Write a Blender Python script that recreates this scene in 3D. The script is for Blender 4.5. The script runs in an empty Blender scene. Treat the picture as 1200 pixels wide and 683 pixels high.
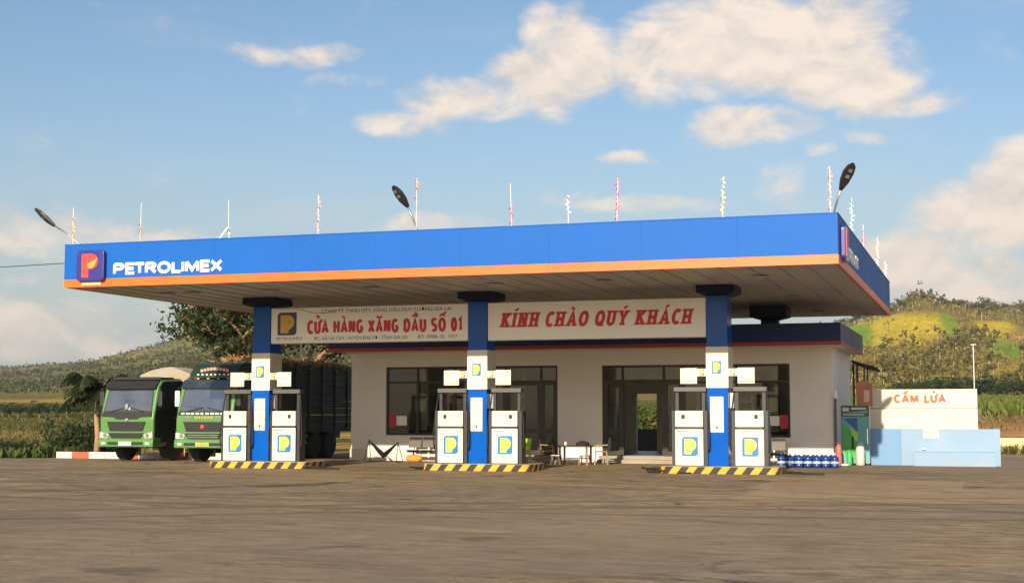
import bpy, math, random, unicodedata
import numpy as np
from mathutils import Vector, Matrix
R = math.radians
PI = math.pi
random.seed(7)
scene = bpy.context.scene
COL = scene.collection

# ------------------------------------------------------------------ camera
cam = bpy.data.cameras.new('camera')
cam.sensor_width = 36.0
cam.lens = 36.0 * 1704.5 / 1200.0
cam.clip_start = 0.1
cam.clip_end = 12000
camo = bpy.data.objects.new('camera', cam)
COL.objects.link(camo)
camo.location = (0, 0, 1.68)
camo.rotation_euler = (R(90 + 4.82), 0, R(18.06))
scene.camera = camo

# ------------------------------------------------------------------ light and sky
SUN_EL, SUN_AZ = 20.1, -0.5          # degrees; azimuth: how far the sun stands to the west of the road side (-Y)
sun = bpy.data.lights.new('sun', 'SUN')
sun.energy = 5.0
sun.angle = R(0.5)
sun.color = (1.0, 0.87, 0.69)
suno = bpy.data.objects.new('sun', sun)
COL.objects.link(suno)
to_sun = Vector((-math.sin(R(SUN_AZ)) * math.cos(R(SUN_EL)), -math.cos(R(SUN_AZ)) * math.cos(R(SUN_EL)), math.sin(R(SUN_EL))))
suno.rotation_euler = to_sun.to_track_quat('Z', 'Y').to_euler()
suno.location = (0, -30, 40)

world = bpy.data.worlds.new('World')
scene.world = world
world.use_nodes = True
scene.view_settings.view_transform = 'Standard'
scene.view_settings.look = 'None'
scene.view_settings.exposure = 0.38
scene.view_settings.gamma = 1.0
scene.view_settings.use_curve_mapping = False


class NT:
    """small helper to write node maths"""
    def __init__(s, tree):
        s.t = tree
        s.n = tree.nodes
        s.l = tree.links

    def put(s, sock, v):
        if isinstance(v, bpy.types.NodeSocket):
            s.l.new(v, sock)
        elif v is not None:
            sock.default_value = v

    def m(s, op, a, b=None, c=None, clamp=False):
        n = s.n.new('ShaderNodeMath')
        n.operation = op
        n.use_clamp = clamp
        s.put(n.inputs[0], a)
        s.put(n.inputs[1], b)
        s.put(n.inputs[2], c)
        return n.outputs[0]

    def vm(s, op, a, b=None):
        n = s.n.new('ShaderNodeVectorMath')
        n.operation = op
        s.put(n.inputs[0], a)
        s.put(n.inputs[1], b)
        return n.outputs[0]

    def noise(s, vec, scale, detail=4, rough=0.55, dist=0.0):
        n = s.n.new('ShaderNodeTexNoise')
        s.put(n.inputs['Vector'], vec)
        n.inputs['Scale'].default_value = scale
        n.inputs['Detail'].default_value = detail
        n.inputs['Roughness'].default_value = rough
        n.inputs['Distortion'].default_value = dist
        return n.outputs['Fac']

    def rng(s, v, a, b, c=0.0, d=1.0, smooth=False):
        n = s.n.new('ShaderNodeMapRange')
        n.interpolation_type = 'SMOOTHSTEP' if smooth else 'LINEAR'
        s.put(n.inputs[0], v)
        for i, x in zip((1, 2, 3, 4), (a, b, c, d)):
            s.put(n.inputs[i], x)
        return n.outputs[0]

    def mix(s, f, a, b, mode='MIX'):
        n = s.n.new('ShaderNodeMix')
        n.data_type = 'RGBA'
        n.blend_type = mode
        s.put(n.inputs[0], f)
        for sk, v in ((n.inputs[6], a), (n.inputs[7], b)):
            s.put(sk, v if isinstance(v, bpy.types.NodeSocket) else (tuple(v) + (1.0,))[:4])
        return n.outputs[2]


def build_world():
    nt = NT(world.node_tree)
    nt.n.clear()
    out = nt.n.new('ShaderNodeOutputWorld')
    bg = nt.n.new('ShaderNodeBackground')
    nt.l.new(bg.outputs[0], out.inputs[0])
    sky = nt.n.new('ShaderNodeTexSky')
    sky.sky_type = 'NISHITA'
    sky.sun_disc = False
    sky.sun_elevation = R(SUN_EL)
    sky.sun_rotation = R(180 + SUN_AZ)
    sky.altitude = 400
    sky.air_density = 1.0
    sky.dust_density = 1.6
    sky.ozone_density = 1.3
    bg.inputs['Strength'].default_value = 0.102
    tc = nt.n.new('ShaderNodeTexCoord')
    d = nt.vm('NORMALIZE', tc.outputs['Generated'])
    sp = nt.n.new('ShaderNodeSeparateXYZ')
    nt.l.new(d, sp.inputs[0])
    az = nt.m('ARCTAN2', sp.outputs[0], sp.outputs[1])      # compass bearing of the direction
    el = nt.m('ARCSINE', sp.outputs[2])
    # soft warp so that cloud edges curl
    wv = nt.n.new('ShaderNodeTexNoise')
    wv.inputs['Scale'].default_value = 14
    wv.inputs['Detail'].default_value = 5
    nt.l.new(d, wv.inputs['Vector'])
    wsub = nt.vm('SUBTRACT', wv.outputs['Color'], (0.5, 0.5, 0.5))
    wsp = nt.n.new('ShaderNodeSeparateXYZ')
    nt.l.new(wsub, wsp.inputs[0])
    azw = nt.m('MULTIPLY_ADD', wsp.outputs[0], 0.05, az)
    elw = nt.m('MULTIPLY_ADD', wsp.outputs[1], 0.03, el)
    # cumulus banks: bearing, elevation, half width, half height (degrees), density
    banks = [(-8.3, 14.4, 6.2, 2.5, 1.25), (-11.6, 13.6, 3.0, 1.8, 1.05), (-5.2, 12.8, 3.6, 1.6, 1.1),
             (-2.4, 11.9, 2.4, .55, .6), (-8.6, 11.0, 2.6, .7, .75), (-15.3, 13.9, 2.2, 2.0, 1.0),
             (-17.2, 12.9, 2.4, 1.4, .95), (-19.6, 12.2, 2.8, .9, .8), (-22.2, 11.4, 2.2, .55, .6),
             (-16.9, 15.3, 1.0, .9, .7), (-26.5, 13.8, 2.4, .5, .62), (-24.5, 12.9, 1.4, .25, .2),
             (0.6, 7.4, 3.6, 1.6, 1.05), (3.4, 8.6, 3.4, 2.2, 1.1), (-2.9, 5.9, 2.8, 1.3, .85), (-1.0, 5.0, 4.2, 1.3, .9),
             (-13.3, 9.9, 1.3, .26, .5), (-6.5, 10.1, .7, .3, .5), (-7.9, 9.2, .9, .9, .25), (-4.7, 10.6, .9, .2, .25),
             (-36.5, 6.7, 4.8, 1.0, .62), (-33.0, 6.5, 3.0, .5, .5), (-37.0, 3.2, 7.0, 1.5, .6), (-36.0, 4.9, 1.6, .25, .4),
             (-21.5, 7.3, 2.6, .5, .38), (-17.0, 7.2, 2.4, .3, .3), (-13.5, 8.3, 3.0, .35, .35)]
    dens = None
    for a, e, ra, re, k in banks:
        u = nt.m('MULTIPLY', nt.m('SUBTRACT', azw, R(a)), 1 / R(ra))
        v = nt.m('MULTIPLY', nt.m('SUBTRACT', elw, R(e)), 1 / R(re))
        q = nt.m('ADD', nt.m('MULTIPLY', u, u), nt.m('MULTIPLY', v, v))
        g = nt.m('MULTIPLY', nt.m('SUBTRACT', 1.0, q), k)
        g = nt.m('MAXIMUM', g, -0.6)
        dens = g if dens is None else nt.m('SMOOTH_MAX', dens, g, 0.25)
    # scattered fair-weather clouds over the whole of the rest of the sky
    stretch = nt.vm('MULTIPLY', d, (1.0, 1.0, 2.6))
    wide = nt.noise(stretch, 2.3, 3, 0.5)
    far = nt.m('ABSOLUTE', nt.m('ADD', az, R(18)))
    away = nt.rng(far, R(24), R(40), 0, 1, True)
    gen = nt.m('SUBTRACT', nt.m('MULTIPLY', nt.rng(wide, .5, .72, -.5, 1.0), away), nt.m('MULTIPLY', nt.m('SUBTRACT', 1.0, away), .6))
    dens = nt.m('MAXIMUM', dens, gen)
    st2 = nt.vm('MULTIPLY', d, (1.0, 1.0, 1.7))
    f1 = nt.noise(st2, 22, 9, 0.62, 0.35)
    off = nt.vm('ADD', st2, (0.0, 0.0, 0.016))
    f2 = nt.noise(off, 22, 5, 0.55, 0.35)
    cov = nt.m('ADD', dens, nt.m('MULTIPLY', nt.m('SUBTRACT', f1, 0.5), 2.5))
    alpha = nt.rng(cov, -0.28, 0.95, 0, 1, True)
    wisp = nt.rng(nt.noise(nt.vm('MULTIPLY', d, (1.0, 1.0, 5.0)), 6, 6, 0.6), .5, .8, 0, .16, True)
    alpha = nt.m('MAXIMUM', nt.m('MULTIPLY', alpha, .93), wisp)
    # lit tops, greyer hollows and bases
    lit = nt.m('MULTIPLY_ADD', nt.m('SUBTRACT', f1, f2), 2.6, 0.55)
    lit = nt.m('ADD', lit, nt.m('MULTIPLY', dens, .22), clamp=True)
    ccol = nt.mix(lit, (5.3, 4.8, 4.45), (8.0, 6.75, 5.6))
    low = nt.rng(el, R(1), R(11), 1, 0, True)
    ccol = nt.mix(nt.m('MULTIPLY', low, .35), ccol, (7.0, 5.9, 4.9))
    hsv = nt.n.new('ShaderNodeHueSaturation')
    hsv.inputs['Saturation'].default_value = 1.14
    nt.l.new(sky.outputs[0], hsv.inputs['Color'])
    # pale dust near the horizon
    dust = nt.rng(el, R(-2), R(14), .86, 0, True)
    base = nt.mix(dust, hsv.outputs[0], (3.8, 3.95, 3.98))
    nt.l.new(nt.mix(alpha, base, ccol), bg.inputs['Color'])


build_world()
world.cycles.sampling_method = 'MANUAL'
world.cycles.sample_map_resolution = 1024


# ------------------------------------------------------------------ materials
MATS = {}


def mat(name, col, rough=0.6, metal=0.0, var=0.12, scale=3.0, bump=0.0, bscale=40.0, spec=0.5, dirt=0.0, dirt_col=(.16, .11, .07), dscale=1.2, trans=0.0, coat=0.0):
    if name in MATS:
        return MATS[name]
    m = bpy.data.materials.new(name)
    m.use_nodes = True
    nt = NT(m.node_tree)
    b = nt.n['Principled BSDF']
    tc = nt.n.new('ShaderNodeTexCoord')
    geo = nt.n.new('ShaderNodeNewGeometry')
    pos = geo.outputs['Position']
    n1 = nt.noise(pos, scale, 6, 0.6)
    lo = tuple(c * (1 - var) for c in col)
    hi = tuple(min(1, c * (1 + var)) for c in col)
    c = nt.mix(nt.rng(n1, .3, .7), lo, hi)
    if dirt > 0:
        n2 = nt.noise(pos, dscale, 8, 0.68)
        f = nt.m('MULTIPLY', nt.rng(n2, .48, .72, 0, 1, True), dirt)
        c = nt.mix(f, c, dirt_col)
    nt.l.new(c, b.inputs['Base Color'])
    nt.put(b.inputs['Roughness'], nt.rng(n1, .2, .8, max(0, rough - .08), min(1, rough + .08)))
    b.inputs['Metallic'].default_value = metal
    b.inputs['Specular IOR Level'].default_value = spec
    if coat:
        b.inputs['Coat Weight'].default_value = coat
        b.inputs['Coat Roughness'].default_value = .08
    if bump > 0:
        bn = nt.n.new('ShaderNodeBump')
        bn.inputs['Strength'].default_value = bump
        bn.inputs['Distance'].default_value = 0.02
        nt.l.new(nt.noise(pos, bscale, 5, 0.6), bn.inputs['Height'])
        nt.l.new(bn.outputs[0], b.inputs['Normal'])
    MATS[name] = m
    return m


def leaf_mat(name, a, b_, scale=1.5, trans=0.35):
    if name in MATS:
        return MATS[name]
    m = bpy.data.materials.new(name)
    m.use_nodes = True
    nt = NT(m.node_tree)
    b = nt.n['Principled BSDF']
    geo = nt.n.new('ShaderNodeNewGeometry')
    n1 = nt.noise(geo.outputs['Position'], scale, 4, .6)
    rp = geo.outputs['Random Per Island']
    f = nt.m('ADD', nt.m('MULTIPLY', nt.rng(n1, .3, .7), .55), nt.m('MULTIPLY', rp, .45))
    c = nt.mix(f, a, b_)
    nt.l.new(c, b.inputs['Base Color'])
    b.inputs['Roughness'].default_value = .55
    b.inputs['Specular IOR Level'].default_value = .3
    tr = nt.n.new('ShaderNodeBsdfTranslucent')
    nt.l.new(c, tr.inputs['Color'])
    mx = nt.n.new('ShaderNodeMixShader')
    mx.inputs[0].default_value = trans
    nt.l.new(b.outputs[0], mx.inputs[1])
    nt.l.new(tr.outputs[0], mx.inputs[2])
    nt.l.new(mx.outputs[0], nt.n['Material Output'].inputs[0])
    MATS[name] = m
    return m


def glass_mat(name, tint=(.75, .8, .78), refl=.09):
    m = bpy.data.materials.new(name)
    m.use_nodes = True
    nt = NT(m.node_tree)
    nt.n.remove(nt.n['Principled BSDF'])
    tr = nt.n.new('ShaderNodeBsdfTransparent')
    tr.inputs[0].default_value = tint + (1,)
    gl = nt.n.new('ShaderNodeBsdfGlossy')
    gl.inputs['Roughness'].default_value = .03
    fr = nt.n.new('ShaderNodeFresnel')
    fr.inputs[0].default_value = 1.5
    mx = nt.n.new('ShaderNodeMixShader')
    nt.l.new(nt.m('ADD', fr.outputs[0], refl - .04), mx.inputs[0])
    nt.l.new(tr.outputs[0], mx.inputs[1])
    nt.l.new(gl.outputs[0], mx.inputs[2])
    nt.l.new(mx.outputs[0], nt.n['Material Output'].inputs[0])
    MATS[name] = m
    return m


def ground_mat():
    """worn, dusty asphalt: several sizes of patches, drag marks along the road, oil spots and grit"""
    m = bpy.data.materials.new('dusty_asphalt')
    m.use_nodes = True
    nt = NT(m.node_tree)
    b = nt.n['Principled BSDF']
    geo = nt.n.new('ShaderNodeNewGeometry')
    pos = geo.outputs['Position']
    along = nt.vm('MULTIPLY', pos, (.5, 1.0, 1.0))
    big = nt.noise(pos, .07, 5, .6, .8)
    mid = nt.noise(along, .45, 8, .7, .9)
    fine = nt.noise(along, 3.2, 8, .75, .3)
    grit = nt.noise(pos, 30, 4, .8)
    c = nt.mix(nt.rng(mid, .36, .64), (.20, .135, .070), (.47, .335, .19))
    c = nt.mix(nt.rng(big, .45, .62, 0, .65, True), c, (.53, .375, .195))
    grey = nt.noise(nt.vm('ADD', along, (40, 3, 0)), .16, 5, .6, .5)
    c = nt.mix(nt.rng(grey, .48, .62, 0, .7, True), c, (.31, .24, .165))
    c = nt.mix(nt.rng(fine, .34, .68, 0, 1), nt.mix(1.0, c, (.46, .45, .43), 'MULTIPLY'), nt.mix(.26, c, (.62, .48, .30)))
    stain = nt.noise(nt.vm('ADD', nt.vm('MULTIPLY', pos, (.7, 1.0, 1.0)), (7, 0, 0)), .30, 9, .72, 1.6)
    c = nt.mix(nt.rng(stain, .575, .65, 0, .85, True), c, (.055, .040, .028))
    spots = nt.noise(nt.vm('MULTIPLY', pos, (.5, 1, 1)), .9, 4, .6, .8)
    c = nt.mix(nt.rng(spots, .64, .70, 0, .75, True), c, (.035, .025, .018))
    pale = nt.noise(nt.vm('ADD', nt.vm('MULTIPLY', pos, (.35, 1.0, 1.0)), (0, 13, 0)), .4, 8, .68, .8)
    c = nt.mix(nt.rng(pale, .60, .70, 0, .7, True), c, (.56, .42, .27))
    c = nt.mix(nt.rng(grit, .42, .7, .0, .42), c, (.07, .05, .035))
    flecks = nt.n.new('ShaderNodeTexVoronoi')
    flecks.inputs['Scale'].default_value = 5.5
    nt.l.new(pos, flecks.inputs['Vector'])
    c = nt.mix(nt.rng(flecks.outputs['Distance'], .05, .09, .6, 0), c, (.6, .5, .38))
    # wandering cracks, squared-off repair patches and curved tyre marks
    warp = nt.n.new('ShaderNodeTexNoise')
    warp.inputs['Scale'].default_value = .8
    warp.inputs['Detail'].default_value = 5
    nt.l.new(pos, warp.inputs['Vector'])
    wp = nt.vm('ADD', pos, nt.vm('MULTIPLY', warp.outputs['Color'], (1.6, 1.6, 0)))
    cr = nt.n.new('ShaderNodeTexVoronoi')
    cr.feature = 'DISTANCE_TO_EDGE'
    cr.inputs['Scale'].default_value = .16
    nt.l.new(wp, cr.inputs['Vector'])
    crk = nt.m('MULTIPLY', nt.rng(cr.outputs['Distance'], 0.001, .007, .5, 0), nt.rng(nt.noise(pos, .15, 3), .42, .58))
    c = nt.mix(crk, c, (.05, .035, .025))
    pt_ = nt.n.new('ShaderNodeTexVoronoi')
    pt_.distance = 'CHEBYCHEV'
    pt_.inputs['Scale'].default_value = .11
    nt.l.new(nt.vm('MULTIPLY', pos, (.6, 1, 1)), pt_.inputs['Vector'])
    psp = nt.n.new('ShaderNodeSeparateXYZ')
    nt.l.new(pt_.outputs['Color'], psp.inputs[0])
    c = nt.mix(nt.rng(psp.outputs[0], .62, .64, 0, .42), c, (.27, .20, .14))
    c = nt.mix(nt.rng(psp.outputs[1], .74, .76, 0, .35), c, (.50, .35, .2))
    sx_ = nt.n.new('ShaderNodeSeparateXYZ')
    nt.l.new(pos, sx_.inputs[0])
    for cx_, cy_, r_, w_ in ((-30, -8, 46, .14), (-30, -8, 47.9, .14), (25, -30, 64, .16), (25, -30, 66, .16), (-60, 60, 52, .13), (-8, 75, 49, .15), (-8, 75, 51, .15)):
        dd = nt.m('SQRT', nt.m('ADD', nt.m('POWER', nt.m('SUBTRACT', sx_.outputs[0], cx_), 2.0), nt.m('POWER', nt.m('SUBTRACT', sx_.outputs[1], cy_), 2.0)))
        off_ = nt.m('ABSOLUTE', nt.m('SUBTRACT', dd, r_))
        c = nt.mix(nt.m('MULTIPLY', nt.rng(off_, w_ * .5, w_ * 1.6, .55, 0, True), nt.rng(fine, .35, .6)), c, (.06, .043, .03))
    nt.l.new(c, b.inputs['Base Color'])
    nt.put(b.inputs['Roughness'], nt.rng(fine, .2, .8, .7, .95))
    b.inputs['Specular IOR Level'].default_value = .25
    bn = nt.n.new('ShaderNodeBump')
    bn.inputs['Strength'].default_value = .9
    bn.inputs['Distance'].default_value = .03
    nt.l.new(nt.m('ADD', nt.m('MULTIPLY', fine, .7), nt.m('MULTIPLY', grit, .35)), bn.inputs['Height'])
    nt.l.new(bn.outputs[0], b.inputs['Normal'])
    MATS['asphalt'] = m
    return m


M_ASPH = ground_mat()
M_BLUE = mat('blue_panel', (.008, .108, .44), .5, 0, .06, .35, dirt=.3, dirt_col=(.008, .10, .40), spec=.16, bump=.35, bscale=1.1)
M_COLBLUE = mat('blue_column_paint', (.001, .088, .42), .16, 0, .05, .8, dirt=.12, dirt_col=(.01, .06, .25), spec=.2)
M_ORANGE = mat('orange_stripe', (.86, .135, .012), .4, 0, .05, .6)
M_CREAM = mat('cream_enamel', (.68, .64, .52), .4, 0, .05, 2, dirt=.35, dirt_col=(.52, .46, .35), dscale=2.6)
M_WALL = mat('cream_plaster', (.82, .79, .73), .85, 0, .05, .7, bump=.2, dirt=.3, dirt_col=(.60, .55, .48), dscale=.7)
M_WHITEWALL = mat('whitewash', (.68, .62, .52), .85, 0, .05, .8, bump=.2, dirt=.4, dirt_col=(.56, .47, .36), dscale=1.1)
M_PALEBLUE = mat('pale_blue_paint', (.25, .37, .51), .8, 0, .06, .9, bump=.2, dirt=.45, dirt_col=(.40, .41, .40), dscale=1.0)
M_SOFFIT = mat('soffit_sheet', (.35, .325, .30), .5, .0, .10, .5, dirt=.3, dirt_col=(.25, .21, .17), dscale=.45)
M_NAVY = mat('navy_fascia', (.007, .022, .12), .45, 0, .06, .6, spec=.3)
M_DKBLUE = mat('dark_blue_steel', (.002, .005, .03), .5, spec=.2)
M_RED = mat('red_print', (.62, .03, .03), .5, 0, .08, 4)
M_REDBAND = mat('red_band', (.42, .04, .03), .5)
M_BLACK = mat('black_print', (.015, .014, .014), .6)
M_DARKFRAME = mat('dark_brown_aluminium', (.028, .021, .017), .4, .2, .1)
M_STEEL = mat('galvanised_steel', (.34, .34, .33), .42, .7, .1, 5)
M_DARKSTEEL = mat('dark_steel', (.035, .034, .034), .45, .3, .1, 5)
M_WHITE = mat('white_paint', (.84, .82, .78), .45, 0, .03)
M_YELLOW = mat('logo_yellow', (.80, .66, .08), .4, 0, .04)
M_TEAL = mat('logo_blue', (.01, .17, .42), .4, 0, .04)
M_CONC = mat('concrete', (.34, .29, .23), .9, 0, .15, 2, bump=.25, dirt=.35, dirt_col=(.14, .11, .08))
M_STRIPEY = mat('yellow_kerb_paint', (.74, .35, .028), .65, 0, .15, 3, bump=.15, dirt=.3, dirt_col=(.3, .17, .06), dscale=3)
M_STRIPEK = mat('black_kerb_paint', (.03, .026, .024), .7, 0, .2, 3, bump=.15, dirt=.3, dirt_col=(.14, .1, .07), dscale=3)
M_RUBBER = mat('black_rubber', (.014, .013, .013), .75, 0, .2, 6)
M_GLASS = glass_mat('window_glass', (.82, .85, .82), .035)
M_DGLASS = mat('dark_windscreen', (.04, .046, .052), .05, 0, .6, 1.4, spec=1.0)
M_DGLASS.node_tree.nodes['Principled BSDF'].inputs['IOR'].default_value = 2.3
M_INT = mat('interior_plaster', (.55, .52, .44), .9)
M_FLOORT = mat('interior_tile', (.40, .36, .30), .4)
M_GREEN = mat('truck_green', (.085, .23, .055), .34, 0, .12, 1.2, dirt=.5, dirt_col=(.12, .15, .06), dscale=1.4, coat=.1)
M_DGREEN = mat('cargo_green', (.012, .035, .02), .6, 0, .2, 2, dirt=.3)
M_CHROME = mat('bright_metal', (.62, .6, .58), .25, .9, .05)
M_LAMP = mat('headlamp_lens', (.62, .6, .56), .12, .3, .1)
M_TARP = mat('beige_tarpaulin', (.34, .30, .23), .85, 0, .15, 2, bump=.3, bscale=6)
M_CANE = mat('dry_cane', (.50, .33, .14), .8, 0, .35, 6)
M_BARK = mat('bark', (.27, .16, .09), .9, 0, .25, 5, bump=.5, bscale=14)
M_SOIL = mat('red_soil', (.30, .155, .07), .95, 0, .2, .4, bump=.5, bscale=2)
M_LED = mat('street_lamp_body', (.014, .014, .015), .5)


# ------------------------------------------------------------------ mesh builder
class MB:
    def __init__(s):
        s.v, s.f, s.mi = [], [], []

    def add(s, vs, fs, mi=0):
        o = len(s.v)
        s.v += [tuple(p) for p in vs]
        s.f += [tuple(i + o for i in f) for f in fs]
        s.mi += [mi] * len(fs)
        return s

    def box(s, x0, x1, y0, y1, z0, z1, mi=0):
        return s.add([(x0, y0, z0), (x1, y0, z0), (x1, y1, z0), (x0, y1, z0), (x0, y0, z1), (x1, y0, z1), (x1, y1, z1), (x0, y1, z1)],
                     [(0, 3, 2, 1), (4, 5, 6, 7), (0, 1, 5, 4), (1, 2, 6, 5), (2, 3, 7, 6), (3, 0, 4, 7)], mi)

    def bar(s, p0, p1, w, h=None, up=(0, 0, 1), mi=0):
        """square bar between two points"""
        h = h or w
        p0, p1 = Vector(p0), Vector(p1)
        d = (p1 - p0).normalized()
        u = Vector(up)
        if abs(d.dot(u)) > .98:
            u = Vector((0, 1, 0))
        a = d.cross(u).normalized() * (w / 2)
        b = a.cross(d).normalized() * (h / 2)
        vs = [p + q for p in (p0, p1) for q in (-a - b, a - b, a + b, -a + b)]
        return s.add(vs, [(0, 1, 2, 3), (7, 6, 5, 4), (0, 4, 5, 1), (1, 5, 6, 2), (2, 6, 7, 3), (3, 7, 4, 0)], mi)

    def tube(s, pts, rad, n=8, mi=0, caps=True):
        pts = [Vector(p) for p in pts]
        if not isinstance(rad, (list, tuple)):
            rad = [rad] * len(pts)
        rings = []
        ref = Vector((0.13, 0.31, 0.94)).normalized()
        for i, p in enumerate(pts):
            d = (pts[min(i + 1, len(pts) - 1)] - pts[max(i - 1, 0)]).normalized()
            a = d.cross(ref)
            if a.length < .05:
                a = d.cross(Vector((1, 0, 0)))
            a.normalize()
            b = d.cross(a).normalized()
            rings.append([p + (a * math.cos(2 * PI * k / n) + b * math.sin(2 * PI * k / n)) * rad[i] for k in range(n)])
        vs = [q for r in rings for q in r]
        fs = []
        for i in range(len(pts) - 1):
            for k in range(n):
                k2 = (k + 1) % n
                fs.append((i * n + k, i * n + k2, (i + 1) * n + k2, (i + 1) * n + k))
        if caps:
            fs.append(tuple(range(n - 1, -1, -1)))
            fs.append(tuple((len(pts) - 1) * n + k for k in range(n)))
        return s.add(vs, fs, mi)

    def lathe(s, prof, c=(0, 0, 0), n=16, axis='Z', mi=0):
        """profile of (radius, height) turned about an axis through c"""
        vs = []
        for r, h in prof:
            for k in range(n):
                a = 2 * PI * k / n
                if axis == 'Z':
                    vs.append((c[0] + r * math.cos(a), c[1] + r * math.sin(a), c[2] + h))
                elif axis == 'X':
                    vs.append((c[0] + h, c[1] + r * math.cos(a), c[2] + r * math.sin(a)))
                else:
                    vs.append((c[0] + r * math.cos(a), c[1] + h, c[2] + r * math.sin(a)))
        fs = []
        for i in range(len(prof) - 1):
            for k in range(n):
                k2 = (k + 1) % n
                fs.append((i * n + k, i * n + k2, (i + 1) * n + k2, (i + 1) * n + k))
        fs.append(tuple(range(n - 1, -1, -1)))
        fs.append(tuple((len(prof) - 1) * n + k for k in range(n)))
        return s.add(vs, fs, mi)

    def prism(s, poly, a, b, plane='XZ', mi=0):
        """polygon in a plane pushed along the third axis from a to b"""
        n = len(poly)
        def P(p, t):
            return (p[0], t, p[1]) if plane == 'XZ' else ((t, p[0], p[1]) if plane == 'YZ' else (p[0], p[1], t))
        vs = [P(p, a) for p in poly] + [P(p, b) for p in poly]
        fs = [tuple(range(n)), tuple(range(2 * n - 1, n - 1, -1))]
        for i in range(n):
            j = (i + 1) % n
            fs.append((j, i, i + n, j + n))
        return s.add(vs, fs, mi)

    def build(s, name, material, parent=None, smooth=False, bevel=0.0, loc=None):
        me = bpy.data.meshes.new(name)
        me.from_pydata(s.v, [], s.f)
        mats = material if isinstance(material, (list, tuple)) else [material]
        for m_ in mats:
            me.materials.append(m_)
        if len(mats) > 1:
            me.polygons.foreach_set('material_index', s.mi)
        if smooth:
            me.polygons.foreach_set('use_smooth', [True] * len(me.polygons))
        me.update()
        fix_normals(me)
        o = bpy.data.objects.new(name, me)
        COL.objects.link(o)
        if parent:
            o.parent = parent
        if loc:
            o.location = loc
        if bevel:
            bm_ = o.modifiers.new('bevel', 'BEVEL')
            bm_.width = bevel
            bm_.segments = 2
            bm_.limit_method = 'ANGLE'
        return o


def fix_normals(me):
    import bmesh
    if len(me.polygons) > 4000:
        return
    bm = bmesh.new()
    bm.from_mesh(me)
    bmesh.ops.recalc_face_normals(bm, faces=bm.faces)
    bm.to_mesh(me)
    bm.free()


def tag(o, label=None, cat=None, group=None, kind=None):
    if label:
        o['label'] = label
    if cat:
        o['category'] = cat
    if group:
        o['group'] = group
    if kind:
        o['kind'] = kind
    return o


def thing(name, loc, label, cat, group=None, rz=0):
    o = bpy.data.objects.new(name, None)
    COL.objects.link(o)
    o.empty_display_size = .2
    o.location = loc
    o.rotation_euler = (0, 0, rz)
    return tag(o, label, cat, group)


def copy_tree(o, parent=None):
    c = o.copy()
    COL.objects.link(c)
    c.parent = parent
    for ch in o.children:
        copy_tree(ch, c)
    return c


def quick(name, boxes, material, parent, bevel=0):
    m = MB()
    for b in boxes:
        m.box(*b)
    return m.build(name, material, parent, bevel=bevel)


# ------------------------------------------------------------------ lettering
def arc(cx, cy, rx, ry, a0, a1, n=10):
    return [(cx + rx * math.cos(R(a0 + (a1 - a0) * i / n)), cy + ry * math.sin(R(a0 + (a1 - a0) * i / n))) for i in range(n + 1)]


GLY = {
    'P': (.62, [[(0, 0), (0, 1)], [(0, 1), (.32, 1)] + arc(.32, .74, .28, .26, 90, -90) + [(0, .48)]]),
    'E': (.52, [[(.52, 1), (0, 1), (0, 0), (.52, 0)], [(0, .51), (.46, .51)]]),
    'T': (.6, [[(.3, 0), (.3, 1)], [(0, 1), (.6, 1)]]),
    'R': (.64, [[(0, 0), (0, 1)], [(0, 1), (.32, 1)] + arc(.32, .75, .27, .25, 90, -90) + [(0, .5)], [(.3, .5), (.62, 0)]]),
    'O': (.72, [arc(.36, .5, .36, .5, 90, 450, 24)]),
    '0': (.5, [arc(.25, .5, .25, .5, 90, 450, 24)]),
    '1': (.3, [[(.0, .78), (.2, 1), (.2, 0)]]),
    'L': (.48, [[(0, 1), (0, 0), (.5, 0)]]),
    'I': (.06, [[(.03, 0), (.03, 1)]]),
    'M': (.76, [[(0, 0), (0, 1)], [(.02, 1), (.38, .12), (.74, 1)], [(.76, 1), (.76, 0)]]),
    'X': (.64, [[(0, 0), (.64, 1)], [(0, 1), (.64, 0)]]),
    'C': (.62, [arc(.36, .5, .36, .5, 48, 312, 18)]),
    'U': (.58, [[(0, 1), (0, .3)] + arc(.29, .3, .29, .3, 180, 360, 12) + [(.58, 1)]]),
    'A': (.7, [[(0, 0), (.35, 1), (.7, 0)], [(.14, .3), (.56, .3)]]),
    'H': (.58, [[(0, 0), (0, 1)], [(.58, 0), (.58, 1)], [(0, .5), (.58, .5)]]),
    'N': (.6, [[(0, 0), (0, 1)], [(.03, 1), (.57, 0)], [(.6, 0), (.6, 1)]]),
    'G': (.66, [arc(.36, .5, .36, .5, 48, 330, 18) + [(.66, .45)], [(.4, .45), (.68, .45)]]),
    'D': (.62, [[(0, 0), (0, 1)], [(0, 1), (.25, 1)] + arc(.25, .5, .37, .5, 90, -90, 14) + [(0, 0)]]),
    'S': (.52, [arc(.26, .745, .25, .255, 35, 270, 12) + arc(.26, .245, .26, .245, 90, -145, 12)]),
    'K': (.6, [[(0, 0), (0, 1)], [(.58, 1), (.05, .46)], [(.18, .58), (.6, 0)]]),
    'Y': (.66, [[(0, 1), (.33, .48), (.66, 1)], [(.33, .5), (.33, 0)]]),
    'Q': (.74, [arc(.36, .5, .36, .5, 90, 450, 24), [(.4, .26), (.72, -.12)]]),
}
MARKS = {'\u0300': [[(-.16, .26), (.06, .08)]], '\u0301': [[(-.06, .08), (.16, .26)]],
         '\u0302': [[(-.2, .08), (0, .26), (.2, .08)]], '\u0306': [arc(0, .27, .19, .19, 195, 345, 6)],
         '\u0309': [arc(0, .24, .1, .1, 160, -80, 6)], '\u031b': [[(.0, -.02), (.14, .0), (.17, .16)]]}


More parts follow.
